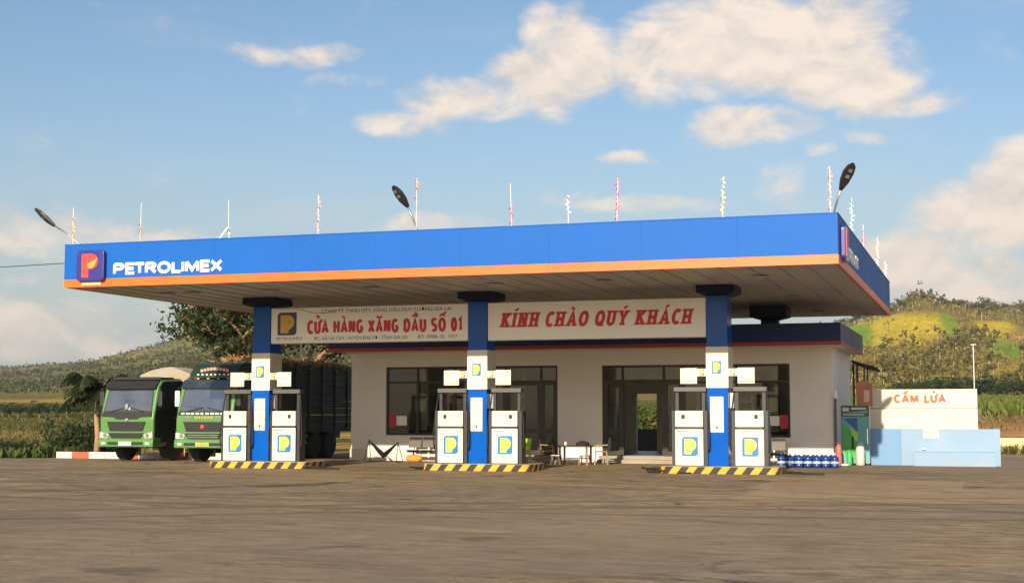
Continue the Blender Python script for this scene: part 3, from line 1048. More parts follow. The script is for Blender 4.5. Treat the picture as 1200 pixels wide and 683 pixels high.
def glazing(kind, parent, x0, x1, z0, z1, mulls, trans, y=WY + .06, open_bay=None, lowrail=None):
    """a framed opening: frame, mullions, transom, a pane for each bay"""
    fr = MB()
    t = .075
    fr.box(x0, x1, y, y + .09, z1 - t, z1)
    if kind == 'window':
        fr.box(x0, x1, y, y + .09, z0, z0 + t)
    xs = [x0 + t / 2] + list(mulls) + [x1 - t / 2]
    for xm in xs:
        fr.box(xm - t / 2, xm + t / 2, y + .001, y + .089, z0 + (t if kind == 'window' else 0), z1 - t)
    for a, b in zip(xs[:-1], xs[1:]):
        fr.box(a + t / 2, b - t / 2, y + .002, y + .088, trans - t / 2, trans + t / 2)
    f = fr.build(kind, M_DARKFRAME, parent)
    for k, (a, b) in enumerate(zip(xs[:-1], xs[1:])):
        quick('pane', [(a + t / 2, b - t / 2, y + .04, y + .048, trans + t / 2, z1 - t)], M_GLASS, f)
        if open_bay == k:
            continue
        zb = z0 + (t if kind == 'window' else 0)
        if kind == 'door':
            quick('leaf_frame', [(a + t / 2, a + t / 2 + .1, y + .015, y + .075, zb, trans - t / 2), (b - t / 2 - .1, b - t / 2, y + .015, y + .075, zb, trans - t / 2),
                                 (a + t / 2 + .1, b - t / 2 - .1, y + .016, y + .074, zb, zb + .16), (a + t / 2 + .1, b - t / 2 - .1, y + .016, y + .074, 1.02, 1.16),
                                 (a + t / 2 + .1, b - t / 2 - .1, y + .016, y + .074, trans - t / 2 - .1, trans - t / 2)], M_DARKFRAME, f)
            quick('pane', [(a + t / 2 + .1, b - t / 2 - .1, y + .04, y + .048, zb + .16, 1.02)], M_GLASS, f)
            quick('pane', [(a + t / 2 + .1, b - t / 2 - .1, y + .04, y + .048, 1.16, trans - t / 2 - .1)], M_GLASS, f)
        else:
            quick('pane', [(a + t / 2, b - t / 2, y + .04, y + .048, zb, trans - t / 2)], M_GLASS, f)
    return f


glazing('window', off, -20.97, -16.9, .92, 3.40, (-19.75, -18.3), 2.84)
glazing('door', off, -16.9, -14.42, .25, 3.40, (-16.35, -15.05), 2.84)
glazing('door', off, -12.8, -9.95, .25, 3.38, (-12.08, -10.62), 2.84, open_bay=1)
glazing('window', off, -9.95, -6.3, .90, 3.38, (-8.1,), 2.78)
# door leaf swung into the room
m = MB()
m.box(-12.06, -11.99, WY + .2, WY + 1.4, .26, 2.8)
quick('door_leaf', [(-10.72, -10.66, WY + .2, WY + .3, .26, 2.8), (-10.72, -10.66, WY + 1.3, WY + 1.4, .26, 2.8), (-10.718, -10.662, WY + .3, WY + 1.3, .26, .42), (-10.718, -10.662, WY + .3, WY + 1.3, 2.68, 2.8)], M_DARKFRAME, off)
# papers and stickers on the glass
for nm, x0, x1, z0, z1, mt in (('red_notice', -20.88, -20.60, 1.22, 1.66, mat('notice_red', (.5, .012, .02), .5)), ('paper_notice', -20.58, -20.18, 1.28, 1.62, M_WHITE),
                               ('red_notice', -6.66, -6.39, 1.2, 1.66, MATS['notice_red']), ('paper_notice', -7.02, -6.68, 1.3, 1.62, M_WHITE),
                               ('paper_notice', -9.80, -9.58, 1.35, 1.72, M_WHITE)):
    quick(nm, [(x0, x1, WY + .092, WY + .097, z0, z1)], mt, off)

# counter with goods inside the windows
for xa, xb, lab in ((-20.4, -17.2, 'low dark counter inside the glazing behind the hammock and bench'), (-9.3, -6.6, 'low dark counter inside the glazing behind the water jugs')):
    ct = thing('shop_counter', ((xa + xb) / 2, 50.5, .25), lab, 'counter')
    w = (xb - xa) / 2
    quick('counter_top', [(-w, w, -.3, .3, .80, .84)], M_DARKFRAME, ct, bevel=.005)
    quick('counter_body', [(-w + .03, w - .03, -.26, .26, 0, .799)], mat('counter_brown', (.09, .055, .03), .5), ct)
random.seed(9)
box_cols = [(.45, .08, .05), (.5, .42, .1), (.1, .2, .4), (.5, .48, .44), (.12, .3, .14), (.4, .22, .1)]
for xa, n_, where in ((-18.75, 5, 'the hammock window'), (-8.9, 4, 'the window by the jugs')):
    sh_ = thing('shop_shelf', (xa, 52.2, .25), f'open steel shelf with goods inside {where}', 'shelf')
    for k in range(4):
        quick('shelf_board', [(-.9, .9, -.2, .2, .35 + k * .5, .38 + k * .5)], M_STEEL, sh_)
    for sx in (-1, 1):
        for sy in (-1, 1):
            quick('upright', [(sx * .9 - .02, sx * .9 + .02, sy * .18 - .02, sy * .18 + .02, 0, 2.1)], M_STEEL, sh_)
    for k in range(4):
        for j in range(n_ + 1):
            hh, ci = random.uniform(.18, .34), random.randrange(6)
            cn_ = ('red', 'yellow', 'blue', 'white', 'green', 'brown')[ci]
            m = MB()
            m.box(-.1, .1, -.12, .12, 0, hh)
            tag(m.build('goods_box', mat('goods_' + cn_, box_cols[ci], .5), bevel=.005, loc=(xa - .7 + j * 1.4 / n_, 52.2, .25 + .381 + k * .5)), f'{cn_} box of goods on the shelf inside {where}', 'box', 'goods on the office shelves')
random.seed(3)
for i in range(11):
    xx = -19.7 + i * .19
    m = MB()
    h_ = random.uniform(.17, .24)
    m.lathe([(.038, 0), (.04, .02), (.04, h_ * .62), (.016, h_ * .8), (.016, h_)], n=10)
    tag(m.build('bottle', mat('bottle_dark', (.05, .04, .025), .3), smooth=True, loc=(xx, 50.4, 1.0901)), 'small dark bottle standing in the row on the counter behind the glass', 'bottle', 'bottles on the office counter')
m = MB()
m.box(-.14, .14, -.1, .1, 0, .26)
b_ = tag(m.build('carton', M_CREAM, bevel=.006, loc=(-19.0, 50.62, 1.0901)), 'pale carton with yellow foot behind the bottles on the counter', 'box')
quick('carton_base', [(-.141, .141, -.101, .101, .001, .07)], M_YELLOW, b_)
# ------------------------------------------------------------------ banners between the columns
bn_ = thing('station_banner', (0, 41.55, 0), 'cream banner with red shop name and logo hung between the columns nearest the trucks', 'banner')
bn_.location = (0, 0, 0)
YB = 41.56
quick('board', [(-21.61, -14.96, YB, YB + .08, 3.92, 5.03)], mat('banner_sheet', (.93, .92, .89), .55, 0, .03, 1, dirt=.08, dirt_col=(.8, .76, .68)), bn_, bevel=.006)
quick('banner_frame', [(-21.63, -14.94, YB + .081, YB + .12, 3.9, 3.96), (-21.63, -14.94, YB + .081, YB + .12, 4.99, 5.05)], M_STEEL, bn_)
p_logo(bn_, -21.05, YB - .001, 4.53, .66, .72, mat('banner_navy', (.05, .06, .12), .5), mat('banner_gold', (.66, .42, .08), .5), depth=.01)
small_text('PETROLIMEX', 'banner_print', M_BLACK, bn_, -21.42, -20.5, YB - .003, 4.02, .10)
letters('CỬA HÀNG XĂNG DẦU SỐ 01', 'banner_letter', M_RED, bn_, -20.35, -15.15, YB - .0005, 4.19, .44, weight=.21, gap=.055, space=.30, depth=.006)
small_text('CÔNG TY TNHH MTV XĂNG DẦU DUY CƯỜNG GIA LAI', 'banner_print', M_BLACK, bn_, -19.85, -15.5, YB - .003, 4.85, .115)
small_text('ĐC: XÃ HÀ TAM - HUYỆN ĐAK PƠ - TỈNH GIA LAI', 'banner_print', M_BLACK, bn_, -20.1, -16.95, YB - .003, 4.0, .105)
small_text('ĐT: 0988. 05. 1957', 'banner_print', M_BLACK, bn_, -16.6, -15.3, YB - .003, 4.0, .105)
m = MB()
m.tube([(-21.5, YB - .02, 5.0)] + [(-20.6 + .25 * k, YB - .02, 4.98 - .14 * math.sin(PI * k / 6)) for k in range(7)], .006, 5)
m.build('loose_wire', M_BLACK, bn_)
bn2 = thing('welcome_banner', (0, 0, 0), 'cream banner with slanted red greeting between the middle column and the tank side column', 'banner')
quick('board', [(-14.32, -7.67, YB, YB + .08, 3.91, 5.03)], MATS['banner_sheet'], bn2, bevel=.006)
quick('banner_frame', [(-14.33, -7.66, YB + .081, YB + .12, 3.89, 3.95), (-14.33, -7.66, YB + .081, YB + .12, 4.99, 5.05)], M_STEEL, bn2)
letters('KÍNH CHÀO QUÝ KHÁCH', 'banner_letter', M_RED, bn2, -13.95, -8.10, YB - .0005, 4.27, .47, weight=.21, gap=.07, space=.36, depth=.006, shear=.2, slab=True)

# ------------------------------------------------------------------ pump islands
isl_lab = ['black and yellow striped pump island beside the green trucks', 'black and yellow striped pump island under the middle column', 'black and yellow striped pump island nearest the water jugs']
IW0, IW1, IY0, IY1, IH = -1.32, 2.10, 41.05, 42.75, .21
for x0, lab in zip(COLX, isl_lab):
    t = thing('pump_island', (x0, 0, 0), lab, 'island', 'striped pump islands')
    m = MB()
    m.prism(rounded(IW1 - IW0, IY1 - IY0, .3, 'abcd', cx=(IW0 + IW1) / 2, cz=(IY0 + IY1) / 2), 0.0, IH, 'XY')
    sl = m.build('island_slab', M_CONC, t, bevel=.015)
    rim = []
    for k in range(7):
        an = R(180 + 15 * k)
        rim.append((IW0 + .3 + .314 * math.cos(an), IY0 + .3 + .314 * math.sin(an)))
    for k in range(1, 60):
        rim.append((IW0 + .3 + (IW1 - IW0 - .6) * k / 60, IY0 - .006))
    for k in range(7):
        an = R(270 + 15 * k)
        rim.append((IW1 - .3 + .314 * math.cos(an), IY0 + .3 + .314 * math.sin(an)))
    for k in range(1, 20):
        rim.append((IW1 + .008, IY0 + .3 + (IY1 - IY0 - .6) * k / 20))
    ln = [0.0]
    for p_, q_ in zip(rim[:-1], rim[1:]):
        ln.append(ln[-1] + math.hypot(q_[0] - p_[0], q_[1] - p_[1]))
    RX, RY = [p_[0] for p_ in rim], [p_[1] for p_ in rim]
    wd = .232
    n = int(ln[-1] / wd)
    for k in range(n):
        m = MB()
        top, bot = [], []
        for j in range(7):
            sb = (k + j / 6) * wd
            st_ = sb + .15
            st_ = min(st_, ln[-1])
            bot.append((float(np.interp(sb, ln, RX)), float(np.interp(sb, ln, RY)), .004))
            top.append((float(np.interp(st_, ln, RX)), float(np.interp(st_, ln, RY)), IH - .013))
        m.add(bot + top, [(j, j + 1, j + 8, j + 7) for j in range(6)])
        m.build('painted_stripe', M_STRIPEY if k % 2 == 0 else M_STRIPEK, t)


def make_dispenser():
    t = thing('fuel_dispenser', (0, 0, 0), 'x', 'dispenser', 'white fuel dispensers on the striped islands')
    W = .405
    cab = quick('cabinet', [(-W + .02, W - .02, .012, .52, .0, 1.05)], M_DARKSTEEL, t)
    dp = quick('door_panel', [(-W, W, -.012, .011, .02, 1.045)], M_CREAM, cab, bevel=.008)
    p_logo(dp, .02, -.0125, .56, .46, .54, M_TEAL, M_YELLOW)
    small_text('PETROLIMEX', 'panel_print', mat('grey_print', (.2, .2, .22), .6), dp, -.23, .26, -.0145, .19, .05)
    quick('panel_print', [(-.36, -.02, -.0148, -.0125, .965, .995)], mat('slate_print', (.16, .2, .3), .6), dp)
    hd = quick('head', [(-W + .005, W - .005, -.02, .50, 1.11, 1.57)], M_CREAM, t, bevel=.01)
    quick('head_groove', [(-W + .004, W - .004, -.0225, -.0205, 1.225, 1.235)], mat('groove_grey', (.35, .33, .29), .6), hd)
    quick('display_window', [(-.22, -.12, -.0235, -.0205, 1.34, 1.46)], mat('display_dark', (.03, .035, .03), .2), hd)
    quick('sticker', [(-.33, -.22, -.0148, -.0125, .70, .82)], MATS['faded_print'], dp)
    quick('lock', [(.34, .365, -.02, -.0125, .86, .90)], M_DARKSTEEL, dp)
    quick('head_print', [(-.08, .12, -.0225, -.0205, 1.41, 1.416), (-.08, .05, -.0225, -.0205, 1.38, 1.386)], MATS['faded_print'], hd)
    quick('neck', [(-W + .03, W - .03, .03, .46, 1.05, 1.11)], M_DARKSTEEL, t)
    for sx in (-1, 1):
        quick('mast', [(sx * .385 - .045, sx * .385 + .045, .2, .3, 1.5701, 2.12)], M_DARKSTEEL, t)
        quick('side_channel', [(sx * (W + .004), sx * (W + .11), .06, .46, .0, 1.57)] if sx > 0 else [(-W - .11, -W - .004, .06, .46, .0, 1.57)], M_DARKSTEEL, t)
    quick('top_beam', [(-.47, .47, .12, .38, 2.121, 2.25)], mat('beam_grey', (.085, .08, .075), .5), t, bevel=.01)
    for sx in (1, -1):
        m = MB()
        pts = []
        for k in range(15):
            u = k / 14
            pts.append((sx * (.45 + .12 * math.sin(PI * u)), .2 - .12 * math.sin(PI * u), 2.13 - 1.95 * math.sin(PI * u * .5) + (u > .7) * (u - .7) * 2.6))
        m.tube(pts, .022, 7)
        h = m.build('hose', M_RUBBER, t, smooth=True)
        m = MB()
        e = pts[-1]
        m.tube([e, (e[0] + sx * .02, e[1] - .03, e[2] + .12), (e[0], e[1] - .10, e[2] + .20)], [.03, .028, .016], 7)
        m.bar((e[0] + sx * .015, e[1] + .05, e[2] + .0), (e[0] + sx * .015, e[1] + .04, e[2] + .16), .025, .03)
        m.build('nozzle', M_CHROME if sx > 0 else M_DARKSTEEL, h)
    return t


isl_words = ['on the truck side island', 'on the middle island', 'on the island by the jugs']
dproto = make_dispenser()
first = True
for x0, w in zip(COLX, isl_words):
    for dx, side in ((-.49, 'trucks'), (1.235, 'tank wall')):
        d = dproto if first else copy_tree(dproto)
        first = False
        d.location = (x0 + dx, 41.33, IH)
        if dx > 0:
            for ch in d.children_recursive:
                if ch.name.startswith('display_window'):
                    ch.location.x = .36
                if ch.name.startswith('head_print'):
                    ch.location.x = -.12
        d['label'] = f'white fuel dispenser {w}, column side facing the {side}'

# product signs on the column arms
for x0, w in zip(COLX, ('the truck side column', 'the middle column', 'the jug side column')):
    for sx in (-1, 1):
        t = thing('product_sign', (x0 + COLW / 2, COLY0 - .02, 0), f'white product sign on {w}, on its arm towards the {"trucks" if sx < 0 else "tank wall"}', 'sign', 'product signs on the column arms')
        def bx(a, b, *r):
            return (min(sx * a, sx * b), max(sx * a, sx * b)) + r
        arm = quick('arm', [bx(.323, .585, 0, .035, 2.77, 2.985)], M_CREAM, t, bevel=.004)
        p_logo(arm, sx * .45, -.0005, 2.88, .15, .18, M_TEAL, M_YELLOW, depth=.006)
        bd = quick('board', [bx(.586, 1.07, -.004, .035, 2.555, 3.005)], M_CREAM, t, bevel=.005)
        quick('sign_print', [bx(.66, 1.0, -.007, -.0045, 2.84, 2.875), bx(.76, .9, -.007, -.0045, 2.74, 2.755)], MATS['faded_print'], bd)
        quick('sign_print', [bx(.66, 1.0, -.007, -.0045, 2.60, 2.635)], mat('faded_red_print', (.68, .36, .26), .6), bd)


# ------------------------------------------------------------------ trucks (front faces -Y, origin on the ground under the bumper)
def make_wheel(parent, x, y, r=.53, w=.36, side=1):
    m = MB()
    m.lathe([(r * .56, -w / 2), (r * .9, -w / 2), (r * .985, -w / 2 + .035), (r, -w * .25), (r, w * .25), (r * .985, w / 2 - .035), (r * .9, w / 2), (r * .56, w / 2)], (x, y, r), 22, 'X')
    for k in range(22):
        a = 2 * PI * k / 22
        m.bar((x - w * .42, y + r * math.cos(a), r + r * math.sin(a)), (x + w * .42, y + r * math.cos(a + .06), r + r * math.sin(a + .06)), .03, .02)
    ty = m.build('wheel', M_RUBBER, parent)
    m = MB()
    m.lathe([(.08, -.02), (.1, -.1), (r * .3, -.1), (r * .5, -.04), (r * .56, -.04), (r * .56, .04), (.05, .04)], (x + side * (w / 2 - .05), y, r), 16, 'X')
    m.build('rim', mat('rim_red_brown', (.20, .09, .06), .6), ty)
    return ty


M_DOOR_SHADED = mat('truck_green_shaded', (.012, .022, .012), .4, 0, .2, 2, dirt=.3)  # truck green darkened: shade of the cab sides painted into the colour


def make_truck(loc, label, kind):
    t = thing('cargo_truck', loc, label, 'truck', 'green trucks parked behind the kerb')
    H = 1.1
    prof = [(0.02, .52), (0.0, .95), (0.0, 1.5), (.05, 1.72), (.33, 2.66), (.50, 2.86), (.8, 2.93), (1.95, 2.95), (2.0, 2.6), (2.0, 1.12), (1.98, 1.05), (1.9, 1.03), (1.72, .98), (1.45, 1.14), (1.18, .98), (.92, .62), (.8, .52)]
    cabm = MB()
    cabm.prism(prof, -H, H, 'YZ')
    cab = cabm.build('cab', M_GREEN, t, bevel=.11)
    cab.modifiers['bevel'].segments = 4
    # windscreen
    def scr(z0, z1, x0, x1, off, inset=0.0):
        def yy(z):
            return .05 + (z - 1.72) / (.94) * .28 - off
        return [(-x0, yy(z0), z0), (x0, yy(z0), z0), (x1, yy(z1), z1), (-x1, yy(z1), z1), (-x0, yy(z0) + .05, z0), (x0, yy(z0) + .05, z0), (x1, yy(z1) + .05, z1), (-x1, yy(z1) + .05, z1)]
    BF = [(0, 1, 2, 3), (4, 7, 6, 5), (0, 4, 5, 1), (1, 5, 6, 2), (2, 6, 7, 3), (3, 7, 4, 0)]
    ws = MB().add(scr(1.80, 2.60, .96, .88, .014), BF).build('windscreen', M_DGLASS, cab)
    MB().add(scr(1.74, 2.64, 1.0, .92, .006), BF).build('windscreen_seal', M_BLACK, cab)
    for sx in (-1, 1):
        m = MB()
        m.bar((sx * .62, .03, 1.80), (sx * .08, .055, 1.92), .018)
        m.bar((sx * .62, .0, 1.76), (sx * .62, .03, 1.81), .03)
        m.build('wiper', M_BLACK, cab)
    # things seen through the screen
    if kind == 1:
        m = MB()
        m.lathe([(.09, 0), (.1, .1), (.05, .2)], (-.05, .09, 1.86), 8)
        m.build('dashboard_item', M_STEEL, ws)
    # black panel under the screen with a dipped lower edge
    m = MB()
    lo = [(-1.02, 1.60)] + [(-.55, 1.58), (-.42, 1.50), (.42, 1.50), (.55, 1.58)] + [(1.02, 1.60), (1.0, 1.745), (-1.0, 1.745)]
    if kind == 1:
        m.prism(lo, -.012, .06, 'XZ')
        m.build('cowl_panel', M_BLACK, cab)
    else:
        m.prism([(-1.02, 1.66), (1.02, 1.66), (1.0, 1.745), (-1.0, 1.745)], -.012, .06, 'XZ')
        m.build('cowl_panel', M_BLACK, cab)
        quick('panel_lettering', [(-.88 + k * .19, -.88 + k * .19 + random.uniform(.1, .16), -.018, -.0125, 1.675, 1.735) for k in range(10)], M_WHITE, cab)
        quick('panel_lettering', [(-.34 + k * .12, -.34 + k * .12 + .085, -.008, .012, 1.54, 1.60) for k in range(6)], mat('gold_letters', (.62, .36, .05), .4), cab)
        for sx in (-1, 1):
            quick('vent_slot', [(sx * .6 - .13, sx * .6 + .13, -.012, .0, 1.57, 1.61)], M_STEEL, cab)
    # grille
    m = MB()
    m.prism([(-.80, 1.42), (.80, 1.42), (.68, 1.08), (-.68, 1.08)], -.02, .05, 'XZ')
    g = m.build('grille', M_BLACK, cab, bevel=.01)
    for k in range(4):
        z = 1.13 + k * .078
        w_ = .66 + (z - 1.08) * .35
        quick('grille_slat', [(-w_, w_, -.045, -.0205, z, z + .028)], M_DARKSTEEL, g)
    m = MB()
    zc = 1.475 if kind == 1 else 1.25
    m.lathe([(.0, -.03), (.05, -.03), (.075, -.015), (.075, .0)], (0 if kind == 1 else -.02, -.02 if kind == 1 else -.05, zc), 12, 'Y')
    m.build('emblem', M_CHROME if kind == 1 else MATS['emblem_red'], cab)
    # lower intake and bumper
    m = MB()
    m.prism([(-.74, 1.02), (.74, 1.02), (.58, .83), (-.58, .83)], -.035, .03, 'XZ')
    li = m.build('lower_intake', M_BLACK, cab)
    for k in range(2):
        quick('intake_bar', [(-.6, .6, -.055, -.036, .88 + k * .07, .90 + k * .07)], M_DARKSTEEL if kind == 1 else M_STEEL, li)
    m = MB()
    m.prism([(-.06, .52), (-.07, .66), (-.05, .80), (.0, .84), (.5, .84), (.5, .52)], -H - .02, H + .02, 'YZ')
    bp = m.build('bumper', M_GREEN, t, bevel=.03)
    quick('bumper_slot', [(-.72, .72, -.076, -.05, .60, .70)], M_BLACK, bp)
    pl = quick('number_plate', [(-.26, .26, -.092, -.0765, .58, .71)], M_WHITE if kind == 1 else mat('plate_yellow', (.72, .42, .06), .5), bp)
    quick('plate_print', [(-.2 + k * .055, -.165 + k * .055, -.0945, -.0925, .615, .675) for k in range(8)], MATS['grey_print'], pl)
    for sx in (-1, 1):
        m = MB()
        pts = [(sx * .70, .98), (sx * 1.08, 1.06), (sx * 1.09, .84), (sx * .78, .82)]
        m.prism(pts if sx > 0 else pts[::-1], -.03, .22, 'XZ')
        hl = m.build('headlight', M_LAMP, cab, bevel=.012)
        m = MB()
        m.lathe([(.0, -.02), (.06, -.02), (.075, .0)], (sx * .86, -.045, .93), 12, 'Y')
        m.build('lamp_reflector', M_CHROME, hl)
        quick('fog_light', [(sx * .9 - .09, sx * .9 + .09, -.08, -.05, .60, .70)], M_LAMP, bp, bevel=.01)
        # mirror on an arm
        m = MB()
        m.box(sx * 1.2 - .09, sx * 1.2 + .09, .22, .32, 1.95, 2.5)
        mi = m.build('mirror', M_DARKSTEEL if kind == 1 or sx > 0 else M_WHITE, cab, bevel=.03)
        m = MB()
        m.tube([(sx * 1.05, .4, 2.62), (sx * 1.2, .28, 2.58), (sx * 1.2, .28, 2.5)], .018, 6)
        m.tube([(sx * 1.06, .35, 1.85), (sx * 1.2, .28, 1.88), (sx * 1.2, .28, 1.96)], .018, 6)
        m.build('mirror_arm', M_DARKSTEEL, mi)
        # door sheet spread over the cab side, with that side's shade in its colour
        q = .006
        xs_ = (sx * (H - .002), sx * (H + q))
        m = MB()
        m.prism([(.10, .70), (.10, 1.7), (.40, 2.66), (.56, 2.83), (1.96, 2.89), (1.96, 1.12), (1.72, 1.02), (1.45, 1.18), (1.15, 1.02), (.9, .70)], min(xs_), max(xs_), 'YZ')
        d = m.build('door', M_DOOR_SHADED, cab)
        m = MB()
        m.prism([(.60, 1.86), (1.55, 1.86), (1.55, 2.55), (.72, 2.55)], min(sx * (H + q), sx * (H + q + .006)), max(sx * (H + q), sx * (H + q + .006)), 'YZ')
        m.build('side_window', M_DGLASS, d)
        xs2 = (sx * (H + q), sx * (H + .04))
        quick('door_handle', [(min(xs2), max(xs2), 1.35, 1.52, 1.52, 1.56)], M_BLACK, d)
        quick('step', [(min(sx * .75, sx * 1.06), max(sx * .75, sx * 1.06), .56, .8, .42, .46)], M_DARKSTEEL, t)
    # sun visor and roof
    m = MB()
    m.prism([(.16, 2.60), (.40, 2.86), (.52, 2.90), (.30, 2.58)], -1.03, 1.03, 'YZ')
    m.build('sun_visor', M_DGLASS if kind == 2 else M_BLACK, cab)
    for k in range(4 if kind == 2 else 0):
        m = MB()
        m.lathe([(.05, 0), (.05, .05), (.02, .07)], (-.6 + .4 * k, .62, 2.90), 8)
        m.build('roof_lamp', MATS.get('plate_yellow', M_YELLOW), cab)
    if kind == 1:
        quick('roof_rack', [(-.95, .95, .6, .66, 2.98, 3.02), (-.95, .95, 1.5, 1.56, 2.98, 3.02), (-.95, -.9, .66, 1.5, 2.95, 3.01), (.9, .95, .66, 1.5, 2.95, 3.01)], M_DARKSTEEL, cab)
        quick('roof_cover', [(-1.02, 1.02, .62, 1.9, 2.93, 2.975)], M_BLACK, cab)
    if kind == 2:
        m = MB()
        m.prism([(.55, 2.94), (.62, 3.1), (.95, 3.42), (1.3, 3.5), (1.95, 3.5), (1.95, 2.955), (.7, 2.955)], -.95, .95, 'YZ')
        sp = m.build('roof_fairing', mat('fairing_green', (.016, .04, .016), .4), cab, bevel=.06)
        m = MB()
        for k in range(9):
            a = -.5 + k * .125
            zz = 3.20 + .07 * math.cos(a * 3)
            m.box(a - .05, a + .05, .68, .78, zz - .05, zz + .05)
        m.build('fairing_script', mat('script_pink', (.66, .30, .24), .5), sp)
        m = MB()
        for k in range(8):
            m.box(-.62 + .17 * k, -.55 + .17 * k, .58, .66, 3.04, 3.09)
        m.build('fairing_script', M_WHITE, sp)
    # chassis
    quick('chassis', [(-.45, -.33, .7, 10.2, .72, .98), (.33, .45, .7, 10.2, .72, .98), (-.7, .7, .85, 1.9, .5, .95), (-.33, .33, 1.2, 1.4, .55, .8), (-.33, .33, 7.0, 7.2, .6, .8)], M_DARKSTEEL, t)
    for sx in (-1, 1):
        make_wheel(t, sx * .92, 1.45, side=sx)
        for yy in (6.6, 7.95):
            make_wheel(t, sx * .92, yy, side=sx)
            make_wheel(t, sx * .58, yy, side=sx)
        m = MB()
        m.box(sx * .92 - .2, sx * .92 + .2, 2.12, 2.135, .16, .98)
        mf = m.build('mudflap', mat('flap_pale', (.58, .44, .36), .7, 0, .1), t)
        quick('flap_print', [(sx * .92 - .13, sx * .92 + .13, 2.112, 2.1195, .3, .42), (sx * .92 - .13, sx * .92 + .13, 2.112, 2.1195, .52, .66)], mat('flap_red', (.42, .05, .04), .6), mf)
        quick('axle', [(min(0, sx * .8), max(0, sx * .8), 1.38, 1.52, .45, .6)], M_DARKSTEEL, t)
    m = MB()
    m.lathe([(.0, -.45), (.3, -.45), (.3, .45), (.0, .45)], (.86, 3.2, .78), 14, 'Y')
    m.build('fuel_tank', M_DARKSTEEL, t)
    quick('side_guard', [(1.04, 1.07, 3.9, 5.9, .58, .66), (1.04, 1.07, 3.9, 5.9, .82, .90)], M_STEEL, t)
    quick('side_guard', [(-1.07, -1.04, 3.9, 5.9, .58, .66), (-1.07, -1.04, 3.9, 5.9, .82, .90)], M_STEEL, t)
    # cargo body: floor, stakes and separate side boards
    HT = 3.05 if kind == 1 else 3.55
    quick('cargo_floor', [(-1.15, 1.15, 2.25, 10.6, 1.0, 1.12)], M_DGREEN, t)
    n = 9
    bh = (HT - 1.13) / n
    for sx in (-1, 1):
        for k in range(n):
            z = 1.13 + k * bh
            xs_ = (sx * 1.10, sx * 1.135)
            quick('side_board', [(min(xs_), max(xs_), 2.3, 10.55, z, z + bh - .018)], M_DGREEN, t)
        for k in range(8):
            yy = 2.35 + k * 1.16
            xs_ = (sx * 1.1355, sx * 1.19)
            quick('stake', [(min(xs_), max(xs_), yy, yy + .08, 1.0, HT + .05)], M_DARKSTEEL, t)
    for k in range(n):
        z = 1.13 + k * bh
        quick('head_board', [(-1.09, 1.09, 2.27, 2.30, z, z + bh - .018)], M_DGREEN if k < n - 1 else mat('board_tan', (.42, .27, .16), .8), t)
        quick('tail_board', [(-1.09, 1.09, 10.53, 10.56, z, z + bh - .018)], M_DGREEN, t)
    if kind == 1:
        m = MB()
        rng = random.Random(5)
        N = 12
        pts = []
        for j in range(N + 1):
            yy = 2.7 + j * (7.9 / N)
            row = []
            for xx, zz in ((-1.2, 2.85), (-1.19, 3.12), (-.7, 3.30), (-.25, 3.42), (.15, 3.44), (.6, 3.34), (1.19, 3.12), (1.2, 2.85)):
                row.append((xx + rng.uniform(-.015, .015), yy, zz + rng.uniform(-.04, .04) + (.0 if abs(xx) > 1 else .05 * math.sin(j * 2.2))))
            pts.append(row)
        vs = [p for r_ in pts for p in r_]
        fs = [(j * 8 + i, j * 8 + i + 1, j * 8 + i + 9, j * 8 + i + 8) for j in range(N) for i in range(7)]
        fs += [tuple(range(8)), tuple(N * 8 + i for i in range(7, -1, -1))]
        m.add(vs, fs)
        m.build('tarpaulin', M_TARP, t, smooth=False)
        quick('tarp_rope', [(-1.21, 1.21, 3.9 + k * 1.5, 3.92 + k * 1.5, 3.06, 3.08) for k in range(0)] or [(-1.215, -1.205, 3, 10, 2.95, 2.97)], M_BLACK, t)
    else:
        # load of cut cane heaped over the boards
        rng = np.random.default_rng(4)
        m = MB()
        for i in range(1500):
            yy = rng.uniform(2.4, 10.4)
            xx = rng.uniform(-1.1, 1.1)
            zz = 3.45 + .26 * (1 - (xx / 1.25) ** 2) * (1 - .15 * math.sin(yy * 1.3)) + rng.uniform(-.12, .06)
            L = rng.uniform(.35, 1.1)
            a = rng.normal(0, .5) + (PI / 2)
            dx, dy, dz = math.cos(a) * L / 2, math.sin(a) * L / 2, rng.normal(0, .10)
            w = rng.uniform(.012, .03)
            ex = min(1.3, max(-1.3, xx + dx))
            sx_ = min(1.3, max(-1.3, xx - dx))
            yb, ye = max(2.35, yy - dy), min(10.5, yy + dy)
            m.bar((sx_, yb, zz - dz), (ex, ye, zz + dz), w, w * .7)
        ld = m.build('cane_load', M_CANE, t)
        ld['kind'] = 'stuff'
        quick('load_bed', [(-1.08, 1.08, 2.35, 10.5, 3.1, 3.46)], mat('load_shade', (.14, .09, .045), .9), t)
    return t


make_truck((-29.28, 45.35, 0), 'green truck with beige tarpaulin and white plate, farther from the dispensers', 1)
make_truck((-25.76, 44.65, 0), 'green truck with roof fairing, yellow plate and a load of dry cane', 2)

# painted kerb behind the trucks
kb = thing('painted_kerb', (0, 0, 0), 'low red and white painted kerb behind the trucks', 'kerb')
xk = -34.1
for k in range(13):
    w = .72
    m = MB()
    m.box(0, w - .012, 0, .22, 0, .25)
    m.build('kerb_block', mat('kerb_red', (.60, .10, .04), .75, 0, .2, 3, dirt=.3) if k % 3 == 1 else M_WHITEWALL, kb, bevel=.02, loc=(xk + k * w, 48.05 + random.uniform(-.01, .01), 0))


